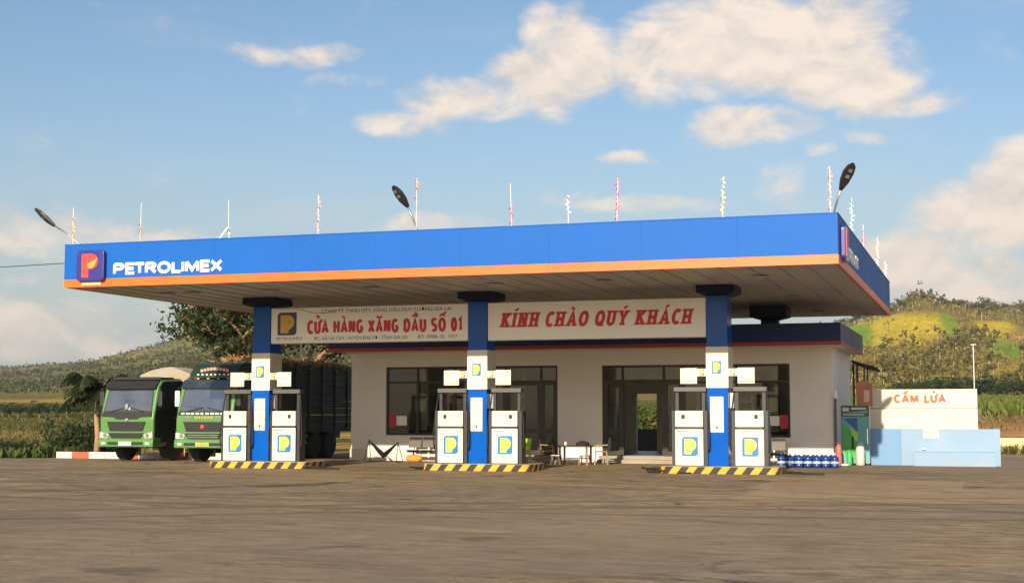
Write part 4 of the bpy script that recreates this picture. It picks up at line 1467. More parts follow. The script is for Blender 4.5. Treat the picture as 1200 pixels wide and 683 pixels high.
# ------------------------------------------------------------------ street lamps and garland poles on the canopy roof
def street_lamp(base, mid, tip, label):
    t = thing('street_lamp', base, label, 'street lamp', 'street lamps on the canopy edge')
    b = Vector(base)
    md, tp = Vector(mid) - b, Vector(tip) - b
    m = MB()
    m.tube([(0, 0, -.22), (0, 0, .02), tuple(md * .45 + Vector((0, 0, .05))), tuple(md)], .026, 8)
    m.build('arm', M_STEEL, t, smooth=True)
    quick('base_bracket', [(-.07, .07, -.07, .07, -.23, -.2)], M_STEEL, t)
    d = (tp - md)
    L = d.length
    d.normalize()
    side = d.cross(Vector((0, -.55, -.83))).normalized()
    nrm = side.cross(d).normalized()
    m = MB()
    st = [(0, .04), (.12, .07), (.35, .125), (.65, .145), (.88, .11), (1.0, .03)]
    vs, fs = [], []
    for u, w in st:
        c = md + d * (u * L - .03)
        th = .02 + .03 * math.sin(PI * min(u + .1, 1))
        vs += [c - side * w - nrm * th, c + side * w - nrm * th, c + side * w * .8 + nrm * th, c - side * w * .8 + nrm * th]
    for i in range(len(st) - 1):
        for k in range(4):
            fs.append((i * 4 + k, i * 4 + (k + 1) % 4, i * 4 + 4 + (k + 1) % 4, i * 4 + 4 + k))
    fs += [(3, 2, 1, 0), tuple(range((len(st) - 1) * 4, len(st) * 4))]
    m.add([tuple(v) for v in vs], fs)
    hd = m.build('lamp_head', M_LED, t)
    for s_ in (1, -1):
        m = MB()
        for u in (.5, .72):
            c = md + d * (u * L) + nrm * s_ * .056
            a, b2 = d * .045, side * .05
            m.add([tuple(c - a - b2), tuple(c + a - b2), tuple(c + a + b2), tuple(c - a + b2)], [(0, 1, 2, 3)])
        m.build('lamp_lens', M_STEEL, hd)
    return t


street_lamp((-3.56, 36.95, 6.64), (-3.34, 36.7, 7.27), (-2.98, 36.3, 7.86), 'dark street lamp head leaning over the canopy corner nearest the tank wall')
street_lamp((-14.77, 36.95, 6.64), (-15.0, 36.75, 7.36), (-15.36, 36.5, 7.93), 'dark street lamp head above the middle of the canopy')
street_lamp((-25.5, 36.95, 6.64), (-26.4, 36.8, 7.30), (-27.1, 36.78, 7.84), 'slim dark street lamp reaching out past the canopy corner above the trucks')

M_POLE = mat('pale_pole', (.62, .62, .6), .5)
poles = [(-25.45, 36.4, 1.10, (.62, .42, .10), 'yellow', 0, .75), (-23.18, 36.4, 1.13, (.62, .20, .14), 'red', .0, .5), (-20.3, 36.4, 1.10, (.75, .74, .72), 'white', 0, .3), (-17.53, 36.4, 1.12, (.66, .38, .34), 'pale red', 0, .98),
         (-14.68, 36.6, 1.47, (.68, .12, .09), 'red', .55, .98), (-11.88, 36.4, 1.16, (.62, .14, .28), 'pink', 0, .5), (-10.31, 36.4, .76, (.78, .77, .74), 'white', .4, 1), (-9.01, 36.4, 1.16, (.62, .16, .20), 'pink', 0, 1),
         (-6.27, 36.4, 1.06, (.66, .60, .28), 'pale yellow', 0, .98), (-3.58, 36.4, 1.18, (.62, .34, .30), 'pale red', 0, 1),
         (-3.47, 41.0, 1.02, (.74, .73, .70), 'white', 0, .9), (-3.47, 45.2, .80, (.66, .12, .22), 'pink', .3, .8), (-3.47, 51.0, 1.12, (.7, .62, .6), 'pale', 0, .9), (-3.47, 55.2, .7, (.74, .72, .68), 'white', 0, .9)]
pl_lab = ['above the emblem box end of the canopy', 'above the fascia lettering', 'leaning loosely beyond the fascia lettering', 'above the banner with the shop name', 'beside the middle street lamp', 'above the gap past the middle column', 'the shortest one on the front edge', 'above the greeting banner', 'above the tank side column', 'at the corner street lamp']
rng = random.Random(11)
for i, (x, y, h, col, cn, u0, u1) in enumerate(poles):
    if i < 10:
        lab = f'thin garland pole with {cn} ribbon {pl_lab[i]}'
    else:
        lab = f'{cn} garland pole on the short canopy edge, ' + ['first', 'second', 'third', 'fourth'][i - 10] + ' from the corner lamp'
    t = thing('garland_pole', (x, y, CZ1 + .031), lab, 'pole', 'garland poles along the canopy edge')
    lean = Vector((rng.uniform(-.04, .04), rng.uniform(-.03, .03), 0))
    m = MB()
    top = Vector((0, 0, h)) + lean
    m.tube([(0, 0, 0), tuple(top)], .014, 6)
    m.build('pole_rod', M_POLE, t)
    nm = 'ribbon_' + cn.replace(' ', '_')
    mt = mat(nm, col, .7, 0, .25, 30)
    m = MB()
    n = int(26 * (u1 - u0) * h)
    for k in range(n):
        u = u0 + (u1 - u0) * (k + .5) / n
        c = top * u
        a = k * 1.9
        w = rng.uniform(.04, .085)
        p = [(c.x + math.cos(a) * .012, c.y + math.sin(a) * .012, c.z - .02), (c.x + math.cos(a) * w, c.y + math.sin(a) * w, c.z - .035 + rng.uniform(-.01, .01)),
             (c.x + math.cos(a + .5) * w, c.y + math.sin(a + .5) * w, c.z + .02), (c.x + math.cos(a + .5) * .012, c.y + math.sin(a + .5) * .012, c.z + .022)]
        m.add(p, [(0, 1, 2, 3)])
    if i == 2:
        for k in range(7):
            c = Vector((-.06 * k, -.06 - .01 * k, .30 - .075 * k))
            m.tube([tuple(c), tuple(c + Vector((-.06, -.01, -.075)))], .03, 5)
    m.build('ribbon', mt, t)

# overhead cable to a pole beyond the forecourt
up = thing('utility_pole', (-60, 47.5, -.05), 'concrete utility pole carrying the cable to the canopy corner', 'pole')
m = MB()
m.tube([(0, 0, 0), (0, 0, 8.6)], [.16, .10], 10)
m.build('shaft', M_CONC, up)
quick('cross_arm', [(-.06, .06, -.7, .7, 8.0, 8.1)], M_STEEL, up)
m = MB()
A, B = Vector((-25.58, 36.5, 6.12)), Vector((-60, 47.5, 8.0))
m.tube([tuple(A.lerp(B, k / 14) - Vector((0, 0, .35 * math.sin(PI * k / 14)))) for k in range(15)], .012, 5)
tag(m.build('overhead_cable', M_BLACK), 'thin dark cable strung from the canopy corner to the utility pole', 'cable')

# ------------------------------------------------------------------ tank wall on the right
tw = thing('tank_wall', (0, 0, 0), 'white wall with red warning letters behind the pale blue basin', 'wall')
quick('wall', [(-3.95, -.33, 51.5, 51.7, 0, 1.86), (-3.95, -.33, 51.51, 51.69, 1.885, 2.53)], M_WHITEWALL, tw, bevel=.008)
quick('shadow_joint', [(-3.94, -.34, 51.53, 51.68, 1.8605, 1.8845)], M_CONC, tw)
letters('CẤM LỬA', 'wall_letter', mat('faded_red_paint', (.55, .13, .08), .8, 0, .12, 8), tw, -3.05, -1.34, 51.51, 2.06, .30, weight=.25, gap=.12, space=.5, depth=.004)
quick('faint_line', [(-3.55 + k * .105, -3.55 + k * .105 + .07, 51.505, 51.5095, 1.955, 1.985) for k in range(18)] + [(-1.1 + k * .1, -1.04 + k * .1, 51.505, 51.5095, 1.955, 1.985) for k in range(7)], mat('faded_tan_paint', (.62, .5, .4), .8), tw)
ba = thing('tank_basin', (0, 0, 0), 'pale blue low basin wall with a raised ledge in front of the white wall', 'wall')
quick('basin_wall', [(-2.76, .36, 50.0, 50.18, 0, 1.2), (-3.9, -2.7605, 50.19, 50.33, 0, 1.198), (.18, .359, 50.181, 51.9, 0, 1.199)], M_PALEBLUE, ba, bevel=.008)
quick('basin_panel', [(-3.88, -2.77, 50.165, 50.189, 0.0, 1.19)], mat('deeper_blue_paint', (.17, .31, .50), .8, 0, .06, .9, bump=.1, dirt=.2, dirt_col=(.22, .33, .46)), ba)
quick('ledge', [(-2.33, .2, 49.45, 49.999, 0, .46)], M_PALEBLUE, ba, bevel=.008)
quick('notice_board', [(-2.05, -1.55, 49.975, 49.9995, .9, 1.22)], M_CREAM, ba)
small_text('CẤM LỬA', 'notice_print', MATS['faded_red_paint'], ba, -1.98, -1.62, 49.973, 1.03, .10)
quick('basin_hole', [(-2.1, -1.98, 49.9, 49.98, .52, .56)], M_WHITE, ba)
for i, (xx, yy) in enumerate(((-.42, 52.2),)):
    t = thing('vent_pipe', (xx, yy, 0), 'thin pale tank vent pipe with a T cap behind the white wall', 'pipe', None)
    m = MB()
    m.tube([(0, 0, 0), (0, 0, 4.05 - i * .15)], .018, 8)
    m.build('riser', M_POLE, t)
    m = MB()
    m.tube([(-.08, 0, 4.05 - i * .15), (.08, 0, 4.05 - i * .15)], .022, 8)
    m.build('vent_cap', M_POLE, t)
yw = thing('boundary_wall', (0, 0, 0), 'low yellow boundary wall beyond the basin', 'wall')
quick('wall', [(.2, 9, 65.6, 65.8, -.05, .62)], mat('yellow_wash', (.72, .56, .26), .85, 0, .08, .8, dirt=.3, dirt_col=(.4, .3, .16)), yw, bevel=.01)
quick('coping', [(.18, 9.02, 65.57, 65.83, .621, .67)], M_WHITEWALL, yw)

# ------------------------------------------------------------------ things at the office front
# hammock on a folding stand
hm = thing('hammock', (-20.35, 47.75, 0), 'dark cloth hammock sagging on a thin folding stand', 'hammock')
m = MB()
for sx, top in ((-1, .78), (1, .70)):
    for sy in (-.32, .32):
        m.tube([(sx * .62, sy, 0), (sx * .55, 0, top)], .014, 6)
    m.tube([(sx * .62, -.32, .015), (sx * .62, .32, .015)], .014, 6)
m.tube([(-.62, 0, .03), (.62, 0, .03)], .014, 6)
m.build('stand', M_DARKSTEEL, hm)
m = MB()
N = 16
vs, fs = [], []
for j in range(N + 1):
    u = j / N
    x = -.55 + 1.1 * u
    zc = .78 - .08 * u - .60 * (1 - abs(2 * u - 1) ** 1.25)
    w = .03 + .20 * math.sin(PI * u) ** .8
    for k in range(7):
        v = -1 + 2 * k / 6
        vs.append((x, v * w, zc + .14 * math.sin(PI * u) * v * v))
for j in range(N):
    for k in range(6):
        a = j * 7 + k
        fs.append((a, a + 1, a + 8, a + 7))
m.add(vs, fs)
m.build('cloth', mat('hammock_cloth', (.016, .018, .02), .9), hm, smooth=True)


def waiting_bench(loc, label, n=4, wid=2.0):
    t = thing('waiting_bench', loc, label, 'bench', 'steel waiting benches along the office wall')
    sw_ = wid / n
    for k in range(n):
        xa = -wid / 2 + k * sw_
        m = MB()
        m.prism([(-.42, .42), (-.40, .45), (-.05, .42), (-.02, .40), (-.05, .385), (-.38, .415)], xa + .03, xa + sw_ - .03, 'YZ')
        m.build('seat', mat('bench_steel_light', (.66, .64, .6), .4, .3), t)
        m = MB()
        m.prism([(-.02, .50), (.10, .86), (.13, .86), (.02, .50)], xa + .03, xa + sw_ - .03, 'YZ')
        m.build('backrest', mat('bench_back', (.11, .095, .085), .5, .2), t)
    quick('rail', [(-wid / 2, wid / 2, -.14, -.06, .33, .384)], M_DARKSTEEL, t)
    for sx in (-1, 1):
        m = MB()
        m.bar((sx * wid * .38, -.36, .02), (sx * wid * .38, .12, .02), .04)
        m.bar((sx * wid * .38, -.1, .02), (sx * wid * .38, -.1, .34), .05)
        m.bar((sx * wid * .38, -.06, .36), (sx * wid * .38, .06, .62), .03)
        m.build('leg', M_DARKSTEEL, t)
    return t


waiting_bench((-18.75, 48.7, 0), 'long steel waiting bench under the window beside the hammock', 4, 2.1)
waiting_bench((-6.85, 48.6, 0), 'short steel waiting bench beside the water jugs', 2, 1.0)
# sacks under the bench
for i, (xx, w) in enumerate(((-19.35, .62), (-17.95, .5))):
    m = MB()
    m.lathe([(.0, -w / 2), (.06, -w / 2 + .02), (.12, -w / 2 + .1), (.135, 0), (.12, w / 2 - .1), (.05, w / 2 - .02), (.0, w / 2)], (0, 0, .115), 12, 'X')
    o = m.build('sack', mat('orange_sack', (.62, .28, .05), .8, 0, .15, 5), smooth=True, loc=(xx, 48.15, .012))
    tag(o, 'stuffed orange sack lying under the long waiting bench' if i == 0 else 'smaller orange sack behind the island under the long bench', 'sack', 'orange sacks under the bench')


def plastic_chair(loc, rz, label, material, h=.86):
    t = thing('plastic_chair', loc, label, 'chair', 'chairs by the office door', rz)
    s = quick('seat', [(-.21, .21, -.21, .2, .42, .455)], material, t, bevel=.012)
    m = MB()
    m.prism([(.19, .46), (.27, h), (.295, h), (.225, .45)], -.2, .2, 'YZ')
    m.build('backrest', material, t, bevel=.01)
    for sx in (-1, 1):
        for sy in (-1, 1):
            m = MB()
            m.bar((sx * .18, sy * .18, .42), (sx * .22, sy * .22 + .0, .0), .045)
            m.build('leg', material, t)
        m = MB()
        m.bar((sx * .205, -.17, .64), (sx * .205, .22, .66), .035)
        m.bar((sx * .205, -.17, .64), (sx * .2, -.18, .45), .03)
        m.build('armrest', material, t)
    return t


M_LIME = mat('lime_plastic', (.46, .66, .05), .45)
M_WOOD = mat('brown_wood', (.20, .10, .045), .6, 0, .2, 8)
M_TAN = mat('tan_plastic', (.27, .165, .09), .6)
plastic_chair((-15.14, 47.5, 0), R(-30), 'lime green plastic chair behind the middle island dispenser', M_LIME)
plastic_chair((-14.15, 47.3, 0), R(100), 'tan plastic chair between the lime chair and the dark table', M_TAN, .84)
plastic_chair((-12.35, 47.5, 0), R(-75), 'tan chair with a dark jacket, on the door side of the table', M_TAN, .86)
m = MB()
jk = [(.19, .47), (.25, .90), (.33, .90), (.34, .55), (.28, .45)]
m.prism(jk, -.26, .26, 'YZ')
jo = m.build('jacket', mat('dark_cloth', (.018, .016, .018), .9), bevel=.03, loc=(-12.35, 47.5, 0))
jo.rotation_euler = (0, 0, R(-75))
tag(jo, 'dark jacket hung over the chair by the doorway', 'jacket')
tb = thing('low_table', (-13.2, 47.35, 0), 'low dark wooden table between the chairs near the door', 'table')
quick('tabletop', [(-.55, .55, -.35, .35, .60, .64)], mat('dark_wood', (.03, .02, .015), .5), tb, bevel=.008)
for sx in (-1, 1):
    for sy in (-1, 1):
        quick('leg', [(sx * .46 - .03, sx * .46 + .03, sy * .28 - .03, sy * .28 + .03, 0, .599)], M_WOOD, tb)
quick('shelf', [(-.44, .44, -.27, .27, .2, .22)], M_WOOD, tb)
m = MB()
m.lathe([(.2, 0), (.24, .02), (.22, .09), (.1, .14), (.02, .16)], n=14)
tag(m.build('covered_basket', MATS['dark_cloth'], smooth=True, loc=(-12.95, 47.35, .6405)), 'dark covered basket on the low table', 'basket')
m = MB()
m.lathe([(.035, 0), (.04, .02), (.045, .10), (.04, .12)], n=10)
tag(m.build('tea_cup', M_WHITE, smooth=True, loc=(-13.5, 47.2, .6405)), 'white cup on the low dark table', 'cup')
for i, (xx, yy) in enumerate(((-13.75, 46.95), (-12.75, 46.85))):
    t = thing('stool', (xx, yy, 0), 'low stool at the ' + ('lime chair' if i == 0 else 'jacket chair') + ' side of the table', 'stool', 'low stools by the table')
    quick('seat', [(-.15, .15, -.15, .15, .30, .33)], M_TAN if i else MATS['bench_steel_light'], t, bevel=.01)
    for sx in (-1, 1):
        for sy in (-1, 1):
            m = MB()
            m.bar((sx * .12, sy * .12, .3), (sx * .15, sy * .15, 0), .035)
            m.build('leg', M_TAN if i else M_DARKSTEEL, t)

# water jugs
M_JUG = mat('blue_water_jug', (.012, .05, .24), .25, 0, .15, 4, coat=.3)


def jug_obj():
    t = thing('water_jug', (0, 0, 0), 'x', 'water jug', 'blue water jugs along the office wall')
    m = MB()
    m.lathe([(.12, 0), (.133, .015), (.133, .09), (.126, .105), (.133, .12), (.133, .2), (.126, .215), (.133, .23), (.133, .29), (.12, .33), (.06, .365), (.032, .375), (.032, .41)], n=18)
    b = m.build('bottle', M_JUG, t, smooth=True)
    m = MB()
    m.lathe([(.036, .405), (.036, .435), (.02, .44)], n=12)
    m.build('cap', M_WHITE, t)
    m = MB()
    m.lathe([(.1345, .125), (.1345, .195)], n=18)
    m.build('paper_label', mat('jug_label', (.42, .5, .62), .6), b)
    return t


j0 = jug_obj()
k = 0
for row in range(2):
    for i in range(7 - row):
        o = j0 if k == 0 else copy_tree(j0)
        k += 1
        o.location = (-6.28 + i * .278 + row * .14, 46.85 + row * .27 + random.uniform(-.015, .015), .012)
        o.rotation_euler = (0, 0, random.uniform(0, 6))
        o['label'] = 'dark blue water jug in the front row by the office wall' if row == 0 else 'dark blue water jug in the back row, behind the other jugs'

# display fridge with posters at the office corner
fg = thing('display_fridge', (-4.2, 49.62, 0), 'tall glass display fridge with teal and green posters at the office corner', 'fridge')
W = .46
quick('body', [(-W, W, .0, .5, .06, 1.98)], mat('fridge_grey', (.30, .33, .34), .5), fg, bevel=.015)
hd = quick('header', [(-W + .01, W - .01, -.025, -.001, 1.62, 1.97)], mat('fridge_black', (.02, .03, .035), .3), fg)
quick('header_print', [(-.4, -.2, -.029, -.0255, 1.78, 1.9), (-.12, .36, -.029, -.0255, 1.84, 1.9), (-.38, .3, -.029, -.0255, 1.655, 1.69)], mat('header_pale', (.55, .6, .62), .5), hd)
m = MB()
m.prism([(-.42, 1.72), (.1, 1.77), (.4, 1.81), (.4, 1.72)], -.029, -.0255, 'XZ')
m.build('header_print', mat('poster_teal', (.10, .36, .36), .5), hd)
dr_ = quick('door', [(-W + .02, W - .02, -.03, -.001, .12, 1.6)], MATS['poster_teal'], fg, bevel=.006)
m = MB()
m.prism([(-.38, 1.55), (.08, 1.56), (.08, 1.1), (-.1, 1.28)], -.034, -.0305, 'XZ')
m.build('poster', mat('poster_blue', (.02, .09, .34), .5), dr_)
m = MB()
m.prism([(-.42, 1.38), (-.1, 1.1), (.06, 1.0), (.06, .2), (-.30, .2), (-.42, .5)], -.038, -.0345, 'XZ')
m.build('poster', mat('poster_green', (.05, .38, .08), .5), dr_)
m = MB()
m.prism([(-.16, 1.26), (.08, 1.06), (.08, .78), (-.08, .9)], -.042, -.0385, 'XZ')
m.build('poster', mat('poster_lime', (.36, .6, .08), .5), dr_)
quick('poster', [(-.12, -.05, -.046, -.0425, .55, .95)], M_BLACK, dr_)
quick('door_handle', [(W - .08, W - .05, -.075, -.031, .7, 1.2)], M_CHROME, dr_)
for sx in (-1, 1):
    quick('foot', [(sx * .38 - .04, sx * .38 + .04, .04, .46, 0, .06)], M_BLACK, fg)


def cylinder_thing(name, loc, r, h, material, label, cat):
    t = thing(name, loc, label, cat)
    m = MB()
    m.lathe([(r * .9, 0), (r, .03), (r, h * .72), (r * .8, h * .86), (r * .35, h * .92)], n=16)
    m.build('body', material, t, smooth=True)
    m = MB()
    m.lathe([(r * .25, h * .9), (r * .25, h), (r * .12, h)], n=8)
    m.build('valve', M_STEEL, t)
    m = MB()
    m.tube([(r * .5 * math.cos(2 * PI * k / 14), r * .5 * math.sin(2 * PI * k / 14), h * 1.0) for k in range(15)], .012, 5)
    for k in range(3):
        m.tube([(r * .5 * math.cos(2.1 * k), r * .5 * math.sin(2.1 * k), h * .84), (r * .5 * math.cos(2.1 * k), r * .5 * math.sin(2.1 * k), h)], .012, 5)
    m.build('guard_ring', material, t)
    return t


cylinder_thing('gas_cylinder', (-4.02, 49.2, 0.012), .145, .72, mat('cylinder_grey', (.55, .55, .5), .5), 'pale grey gas cylinder in front of the display fridge', 'gas cylinder')
cylinder_thing('fire_extinguisher', (-4.68, 48.9, 0.012), .10, .74, mat('extinguisher_red', (.48, .13, .10), .45), 'dull red fire extinguisher standing at the office corner', 'extinguisher')
cylinder_thing('green_canister', (-4.36, 49.1, 0.012), .09, .5, mat('canister_green', (.05, .42, .12), .45), 'green canister between the red extinguisher and the grey cylinder', 'canister')
m = MB()
m.lathe([(.12, 0), (.14, .02), (.12, .05), (.05, .07)], n=12)
tag(m.build('white_bowl', M_WHITE, smooth=True, loc=(-4.48, 48.82, .012)), 'small white bowl on the ground beside the extinguisher', 'bowl')
# pole with a small lamp at the corner
t = thing('corner_post', (-4.80, 49.25, 0), 'dark thin post with a white lamp at the office corner', 'post')
m = MB()
m.tube([(0, 0, 0), (0, 0, 2.2)], .045, 8)
m.build('shaft', mat('post_grey', (.12, .11, .1), .6), t)
m = MB()
m.lathe([(.05, 2.2), (.07, 2.22), (.07, 2.42), (.04, 2.46)], n=12)
m.build('lamp', M_WHITE, t)
# red notice box on a post behind the fridge
t = thing('notice_box', (-3.96, 50.75, 0), 'faded red brown notice box on a post behind the display fridge', 'sign')
quick('post', [(-.03, .03, .0, .06, 0, 1.95)], M_STEEL, t)
nb = quick('box', [(-.26, .26, -.08, .12, 1.95, 2.62)], mat('notice_box_red', (.46, .17, .09), .6, dirt=.3, dirt_col=(.6, .42, .3)), t, bevel=.01)
m = MB()
m.prism([(-.30, 2.621), (.30, 2.621), (.1, 2.80), (-.2, 2.78)], -.1, .14, 'XZ')
m.build('cap', MATS['notice_box_red'], nb)
quick('notice_print', [(-.02, .16, -.085, -.0805, 2.1, 2.5)], mat('notice_pale', (.62, .48, .32), .6), nb)
# lean-to behind the office
t = thing('lean_to_roof', (-4.4, 57.6, 0), 'dark slatted lean-to roof behind the office corner', 'roof')
for k in range(7):
    m = MB()
    m.bar((-.55, k * .28, 3.75 - k * .02), (.42, k * .28, 3.45 - k * .02), .05, .03)
    m.build('slat', M_DARKSTEEL, t)
for yy in (0, 1.68):
    m = MB()
    m.bar((-.1, yy, 0), (-.1, yy, 3.56), .05)
    m.build('post', M_DARKSTEEL, t)
    m = MB()
    m.bar((-.5, yy, 0), (-.5, yy, 3.7), .07)
    m.build('post', M_DARKSTEEL, t)
# bent guard hoops and loose hose at the island ends
for i, (xx, lab) in enumerate(((-7.652 - 1.42, 'dark bent hose coil at the table side end of the island nearest the water jugs'), (-7.652 + 2.25, 'dark hose loop lying at the jug side end of the island'),
                               (-22.232 + 2.25, 'dark hose loop at the office side end of the truck side island'), (-14.942 - 1.45, 'dark hose loop at the bench side end of the middle island'))):
    m = MB()
    pts = []
    for k in range(40):
        a = k / 39 * 2 * PI * 1.6
        r = .2 + .006 * k
        pts.append((r * math.cos(a) * 1.1, r * math.sin(a) * .55, .035 + .012 * (k / 39) + .10 * max(0, math.sin(a * .8)) * (1 if i == 0 else .3)))
    pts += [(.45 + .15 * k, -.25 - .03 * k, .025) for k in range(1, 5)]
    m.tube(pts, .025, 6)
    tag(m.build('loose_hose', M_RUBBER, smooth=True, loc=(xx, 41.35 + .3 * (i % 2), 0)), lab, 'hose', 'loose hoses by the pump islands')


# ------------------------------------------------------------------ vegetation
def leaf_mesh(name, P, S, material, rng, aspect=.55, upbias=0.0):
    """many small leaf faces: P centres (n,3), S sizes (n)"""
    n = len(P)
    a = rng.normal(size=(n, 3))
    a /= np.linalg.norm(a, axis=1)[:, None]
    b = rng.normal(size=(n, 3))
    b[:, 2] += upbias
    b -= a * (a * b).sum(1)[:, None]
    b /= np.linalg.norm(b, axis=1)[:, None]
    S = np.asarray(S)[:, None]
    b = b * S
    a = a * S * aspect
    V = np.stack([P - b, P + a * .9 - b * .1, P + b, P - a * .9 + b * .1], 1).reshape(-1, 3)
    return quad_mesh(name, V, material)


def quad_mesh(name, V, material):
    n = len(V) // 4
    me = bpy.data.meshes.new(name)
    me.vertices.add(n * 4)
    me.vertices.foreach_set('co', V.astype(np.float32).ravel())
    me.loops.add(n * 4)
    me.loops.foreach_set('vertex_index', np.arange(n * 4, dtype=np.int32))
    me.polygons.add(n)
    me.polygons.foreach_set('loop_start', np.arange(0, n * 4, 4, dtype=np.int32))
    me.polygons.foreach_set('loop_total', np.full(n, 4, dtype=np.int32))
    me.materials.append(material)
    me.update(calc_edges=True)
    return me


def link(name, me, parent=None, loc=None):
    o = bpy.data.objects.new(name, me)
    COL.objects.link(o)
    o.parent = parent
    if loc is not None:
        o.location = loc
    return o


L_DARK = leaf_mat('leaf_dark', (.014, .028, .010), (.06, .085, .022))
L_OLIVE = leaf_mat('leaf_olive', (.055, .055, .015), (.20, .175, .05))
L_GREEN = leaf_mat('leaf_green', (.04, .07, .012), (.13, .18, .035))
L_WOOD = leaf_mat('leaf_hillside', (.06, .056, .015), (.46, .36, .09), .08)
L_CROP = leaf_mat('leaf_crop', (.09, .12, .02), (.21, .24, .05), .2)
L_DRY = leaf_mat('leaf_dry', (.12, .09, .03), (.26, .20, .08), .3)
L_PALM = leaf_mat('leaf_palm', (.012, .022, .008), (.05, .07, .018))


def branchy_tree(name, loc, label, height, spread, leaves, mats, seed, cat='tree', group=None, leaf=.16, trunk_r=.28, fork=2.0, squash=.7):
    rng = np.random.default_rng(seed)
    t = thing(name, loc, label, cat, group)
    m = MB()
    tips = []

    def grow(p, d, L, r, lev):
        pts = [p]
        q = p.copy()
        dd = d.copy()
        for k in range(4):
            dd = (dd + Vector(rng.normal(0, .16, 3))).normalized()
            q = q + dd * (L / 4)
            pts.append(q.copy())
        m.tube([tuple(x) for x in pts], [r * (1 - .12 * k) for k in range(5)], 7 if lev < 2 else 5)
        if lev >= 2:
            tips.extend([(pts[k], lev) for k in (2, 3, 4)])
        if lev < 4:
            for k in range(3 if lev < 3 else 2):
                ang = rng.uniform(0, 2 * PI)
                out = Vector((math.cos(ang), math.sin(ang), rng.uniform(-.1, .75)))
                nd = (dd * .55 + out * .75).normalized()
                grow(pts[-1] if k else pts[rng.integers(2, 5)], nd, L * rng.uniform(.6, .85), r * .58, lev + 1)
    d0 = Vector((0, 0, 1))
    tr = [Vector((0, 0, 0)), Vector((.05, 0, fork * .5)), Vector((0, .05, fork))]
    m.tube([tuple(x) for x in tr], [trunk_r * 1.2, trunk_r, trunk_r * .95], 9)
    nb = 5
    for k in range(nb):
        a = 2 * PI * k / nb + rng.uniform(-.3, .3)
        grow(tr[-1], Vector((math.cos(a) * spread / height * 1.1, math.sin(a) * spread / height * 1.1, .75)).normalized(), height * .30, trunk_r * .55, 1)
    zmax = max(p.z for p, _ in tips)
    rmax = sorted(math.hypot(p.x, p.y) for p, _ in tips)[int(len(tips) * .95)]
    sz, sr = height / zmax, spread / rmax
    m.v = [(x * (sr if z > fork else 1), y * (sr if z > fork else 1), z * sz) for x, y, z in m.v]
    m.build('trunk', M_BARK, t, smooth=True)
    T = np.array([(p.x * sr, p.y * sr, p.z * sz) for p, _ in tips])
    for i, (mt, share) in enumerate(mats):
        n = int(leaves * share)
        base = T[rng.integers(0, len(T), n)]
        P = base + rng.normal(0, 1, (n, 3)) * np.array([.34, .34, .26])
        me = leaf_mesh('crown', P, rng.uniform(leaf * .6, leaf * 1.3, n), mt, rng)
        link('crown', me, t)
    return t


branchy_tree('shade_tree', (-34.4, 68.5, 0), 'big spreading tree with orange lit limbs behind the cane truck', 9.6, 6.2, 13000, [(L_DARK, .93), (L_OLIVE, .07)], 12, leaf=.155, trunk_r=.36, fork=2.6)

# palm beside the kerb
rng = np.random.default_rng(8)
pt = thing('palm_tree', (-33.15, 49.3, 0), 'dark drooping palm beside the end of the painted kerb', 'tree')
m = MB()
m.tube([(0, 0, 0), (.03, .02, .7), (-.02, 0, 1.4), (.04, 0, 2.15)], [.12, .10, .095, .085], 9)
m.build('trunk', mat('palm_bark', (.34, .22, .12), .9, 0, .25, 9, bump=.5, bscale=20), pt, smooth=True)
for k in range(24):
    a = 2 * PI * k / 24 + rng.uniform(-.2, .2)
    L = rng.uniform(1.35, 1.95)
    rise = rng.uniform(.35, 1.5)
    V = []
    spine = []
    for j in range(13):
        u = j / 12
        rr = L * u * (1 - .18 * u)
        spine.append(np.array([.04 + rr * math.cos(a), rr * math.sin(a), 2.12 + rise * math.sin(min(PI, u * 2.2)) * .75 - u * u * (1.05 - rise * .35)]))
    for j in range(1, 12):
        d = spine[j + 1] - spine[j - 1]
        d /= np.linalg.norm(d)
        s = np.cross(d, (0, 0, 1.0))
        s /= np.linalg.norm(s)
        wl = .46 * math.sin(PI * min(1, j / 12 + .12)) + .08
        for sg in (-1, 1):
            for q in range(5):
                o_ = spine[j] + d * (q - 2) * L / 60
                tip = o_ + s * sg * wl * rng.uniform(.75, 1) + d * wl * .45 + np.array([0, 0, -wl * rng.uniform(.35, .75)])
                V += [o_ - d * .02, o_ + d * .035, tip + d * .02, tip - d * .01]
    me = quad_mesh('frond', np.array(V), L_PALM)
    fo = link('frond', me, pt)
    m = MB()
    m.tube([tuple(p) for p in spine], [.022 * (1 - j / 14) for j in range(13)], 5)
    m.build('rib', M_BARK, fo)

pt.scale = (1.18, 1.18, 1.12)
# bushes
bush_meshes = []
rng = np.random.default_rng(21)
for v in range(5):
    n = 1500
    c = rng.normal(0, 1, (16, 3)) * np.array([.42, .42, .22]) + np.array([0, 0, .42])
    P = c[rng.integers(0, 16, n)] + rng.normal(0, 1, (n, 3)) * .15
    P[:, 2] = np.abs(P[:, 2])
    cr = leaf_mesh('foliage', P, rng.uniform(.035, .085, n), (L_DARK, L_OLIVE, L_GREEN, L_DARK, L_DRY)[v], rng)
    m = MB()
    for k in range(7):
        a = rng.uniform(0, 6.28)
        m.tube([(0, 0, 0), (.2 * math.cos(a), .2 * math.sin(a), .35), (.4 * math.cos(a), .4 * math.sin(a), .7)], [.02, .014, .006], 5)
    st = m.build('stem', M_BARK)
    sm_ = st.data
    bpy.data.objects.remove(st)
    bush_meshes.append((cr, sm_))


